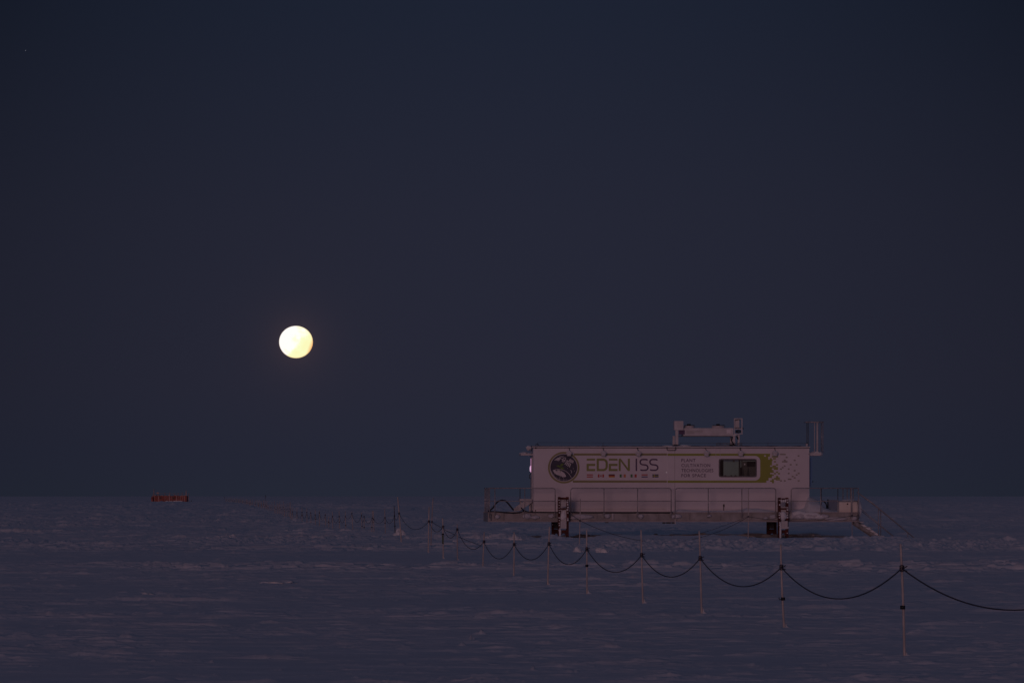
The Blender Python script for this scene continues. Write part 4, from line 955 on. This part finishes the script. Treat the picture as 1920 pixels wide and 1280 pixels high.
# rope: low point row between successive knots, where it could be read off
sags = [None, 1122, 1098.5, 1081, 1072, 1057.5, 1049, 1047, 1027.5, 1008, 996, 991, 974, 981, 981, 980, 981, 979, 979, 972, 980, 980, 980, 979, 975, 974, 974, 972, 972, 972, 970]
P = []
for i in range(len(K) - 1):
    a, c = K[i], K[i + 1]; dd = (a.y + c.y) / 2
    if i == 0: sag = .42
    elif i < len(sags) and sags[i]:
        zl_ = H - (sags[i] - 930) / F * dd; sag = max(.06, (a.z + c.z) / 2 - zl_)
    else: sag = rs.uniform(.12, .3)
    sag = min(sag, max(.05, (a.z + c.z) / 2 - .05))
    n_s = 22 if i < 14 else (8 if i < 34 else 4)
    for j in range(n_s):
        t = j / n_s; q = a.lerp(c, t); q.z -= 4 * sag * t * (1 - t); P.append(q)
P.append(K[-1])
b = MB().use('rope'); b.tube(P, [.0085 if q.y < 160 else (.009 if q.y < 290 else .0045) for q in P], 6)
o = b.build('guide_rope'); tag(o, 'long dark rope sagging from pole to pole across the snow field', 'rope')
# second rope, in front of the platform
def sagline(a, c, sag, n=24):
    return [a.lerp(c, t / n) - Vector((0, 0, 4 * sag * (t / n) * (1 - t / n))) for t in range(n + 1)]
q0 = k12; q1 = WP(915, 996, 140); q1.z = -.02
b = MB().use('rope'); b.tube(sagline(q0, q1, .10), .0085, 6); o = b.build('side_rope'); tag(o, 'rope running from the crossing pair of poles down into the snow', 'rope')
kA = pole(1088.2, 935, 1086.3, 1022.5, 975.5, 'thin bamboo pole before the railing just right of the left platform leg', None, r=.019, wedge=True, group='poles in front of the platform')
kB = pole(1403.3, 915, 1402.7, 1012, 968, 'thin bamboo pole in front of the platform beam below the window', None, r=.019, wedge=False, group='poles in front of the platform')
kC = pole(1596.5, 915, 1597.8, 1009.5, 966, 'faint thin pole in front of the tan box at the right end', None, r=.016, k='bambooold', wedge=False, group='poles in front of the platform', D_=168.6)
def fw(px, py, d):
    x, dd, z = L(px, py, d); return Vector((X0 + x * C_ - dd * S_, Y0 + x * S_ + dd * C_, z))
q = fw(1067.5, 962, FD - .3)
P = sagline(q, kA, .0, 4)[:-1] + sagline(kA, kB, (kA.z + kB.z) / 2 - .03, 40)[:-1] + sagline(kB, kC, .22, 20)[:-1] + sagline(kC, fw(1609, 966, FD - .05), .03, 6)
for p_ in P: p_.z = max(p_.z, .03)
b = MB().use('rope'); b.tube(P, .0095, 6); o = b.build('platform_rope'); tag(o, 'dark rope slung from the left platform leg past thin poles to the tan box', 'rope')
P = sagline(kB + Vector((0, 0, .02)), WP(1290, 1006, 166), .05, 10); b = MB().use('rope'); b.tube(P, .007, 5); o = b.build('slack_line'); tag(o, 'thinner slack line slanting down left from the pole below the window', 'rope')

# ================================================================== distant red station building
D_ = 1105.0; s_ = D_ / F
def hb(b, x0, x1, y0, y1, d0=0, d1=3): b.box((x0 - 317) * s_, (x1 - 317) * s_, d0, d1, H - (y1 - 930) * s_, H - (y0 - 930) * s_)
ht = empty('red_station', ((317 - 960) * s_, D_, 0)); tag(ht, 'small distant red station building on the horizon at left', 'building')
b = MB().use('redhut'); hb(b, 285, 350, 929.2, 940.4, 0, 5); hb(b, 284, 287, 931, 939.5, -1, -.02); b.build('body', None, ht)
b = MB().use('hutwhite')
for x, w in ((286.2, 1.2), (289.5, .6), (296.6, 1.2), (309, .6), (313, .5), (316.7, 1.6), (322, .5), (330.5, 1.2), (335, .5), (338, .6), (342, .5), (345.2, 1.1)): hb(b, x, x + w, 929.6, 940.2, -.06, -.01)
b.build('wall_ribs', None, ht)
b = MB().use('black')
for x in (299, 323.5): hb(b, x, x + 4, 932.2, 934.4, -.05, -.008)
b.each('window', ht)
b = MB().use('redhut')
for x in (290, 320, 341.5): hb(b, x, x + 1.6, 940.5, 944, .2, 1)
b.each('leg', ht)
b = MB().use('drift')
for x, w, y in ((313, 3, 939.2), (320, 5, 939.8), (328, 4, 939), (336, 7, 939.2), (300, 10, 940.6), (343, 3, 941.4)): b.blob(((x - 317) * s_, -.3, H - (y - 930) * s_), (w * s_, .3, 1.0 * s_), x, .2, 2)
b.each('snow_crust', ht)
b = MB().use('hutwhite'); hb(b, 316.3, 318.8, 926.8, 929.1, 0, .5); hb(b, 302, 305, 927.9, 929.1, 1, 2); hb(b, 327, 329.5, 927.4, 929.1, 1, 2); hb(b, 338, 343, 928.2, 929.1, 1, 2); hb(b, 293, 297.5, 922.5, 924.6, 1, 1.6); hb(b, 348.5, 349.8, 923.5, 929, 0, .3)
rs = random.Random(3)
for q_ in range(16): x_ = rs.uniform(286, 347); hb(b, x_, x_ + rs.uniform(.4, 2.2), 929.12 - rs.uniform(.3, 1.7), 929.12, rs.uniform(.2, 1), rs.uniform(1.2, 3))
b.each('roof_gear', ht)
b = MB().use('hutwhite')
for x, y in ((288, 916), (286.5, 925), (295, 924), (308.5, 923), (318, 922), (326, 924), (333.5, 923.5), (341, 922), (348.3, 918), (353, 924)): b.tube([((x - 317) * s_, 1, H - (929.3 - 930) * s_ if x < 350 else .3), ((x - 317) * s_, 1, H - (y - 930) * s_)], .10 if y < 920 else .08, 5)
b.tube([((286 - 317) * s_, 1, H - (924.6 - 930) * s_), ((349 - 317) * s_, 1, H - (924.6 - 930) * s_)], .03, 5)
b.each('mast', ht)
for px, py0, py1, dd, lab in ((497.8, 927.5, 934.5, 1500, 'lone dark mast on the horizon above the far poles'), (420.7, 930.5, 933, 2000, 'tiny dark marker dot on the horizon right of the red building'), (358.5, 937.6, 940.5, 1100, 'low dark drum on the snow just right of the red building')):
    z0 = 0; z1 = H - (py0 - 930) / F * dd
    b = MB().use('bamboodark'); b.tube([(0, 0, -.1), (0, 0, z1 * .55), (0, 0, z1 * .56), (0, 0, z1)], [.06, .06, .13, .1], 6)
    o = b.build('marker_mast'); o.location = ((px - 960) / F * dd, dd, 0); tag(o, lab, 'marker')
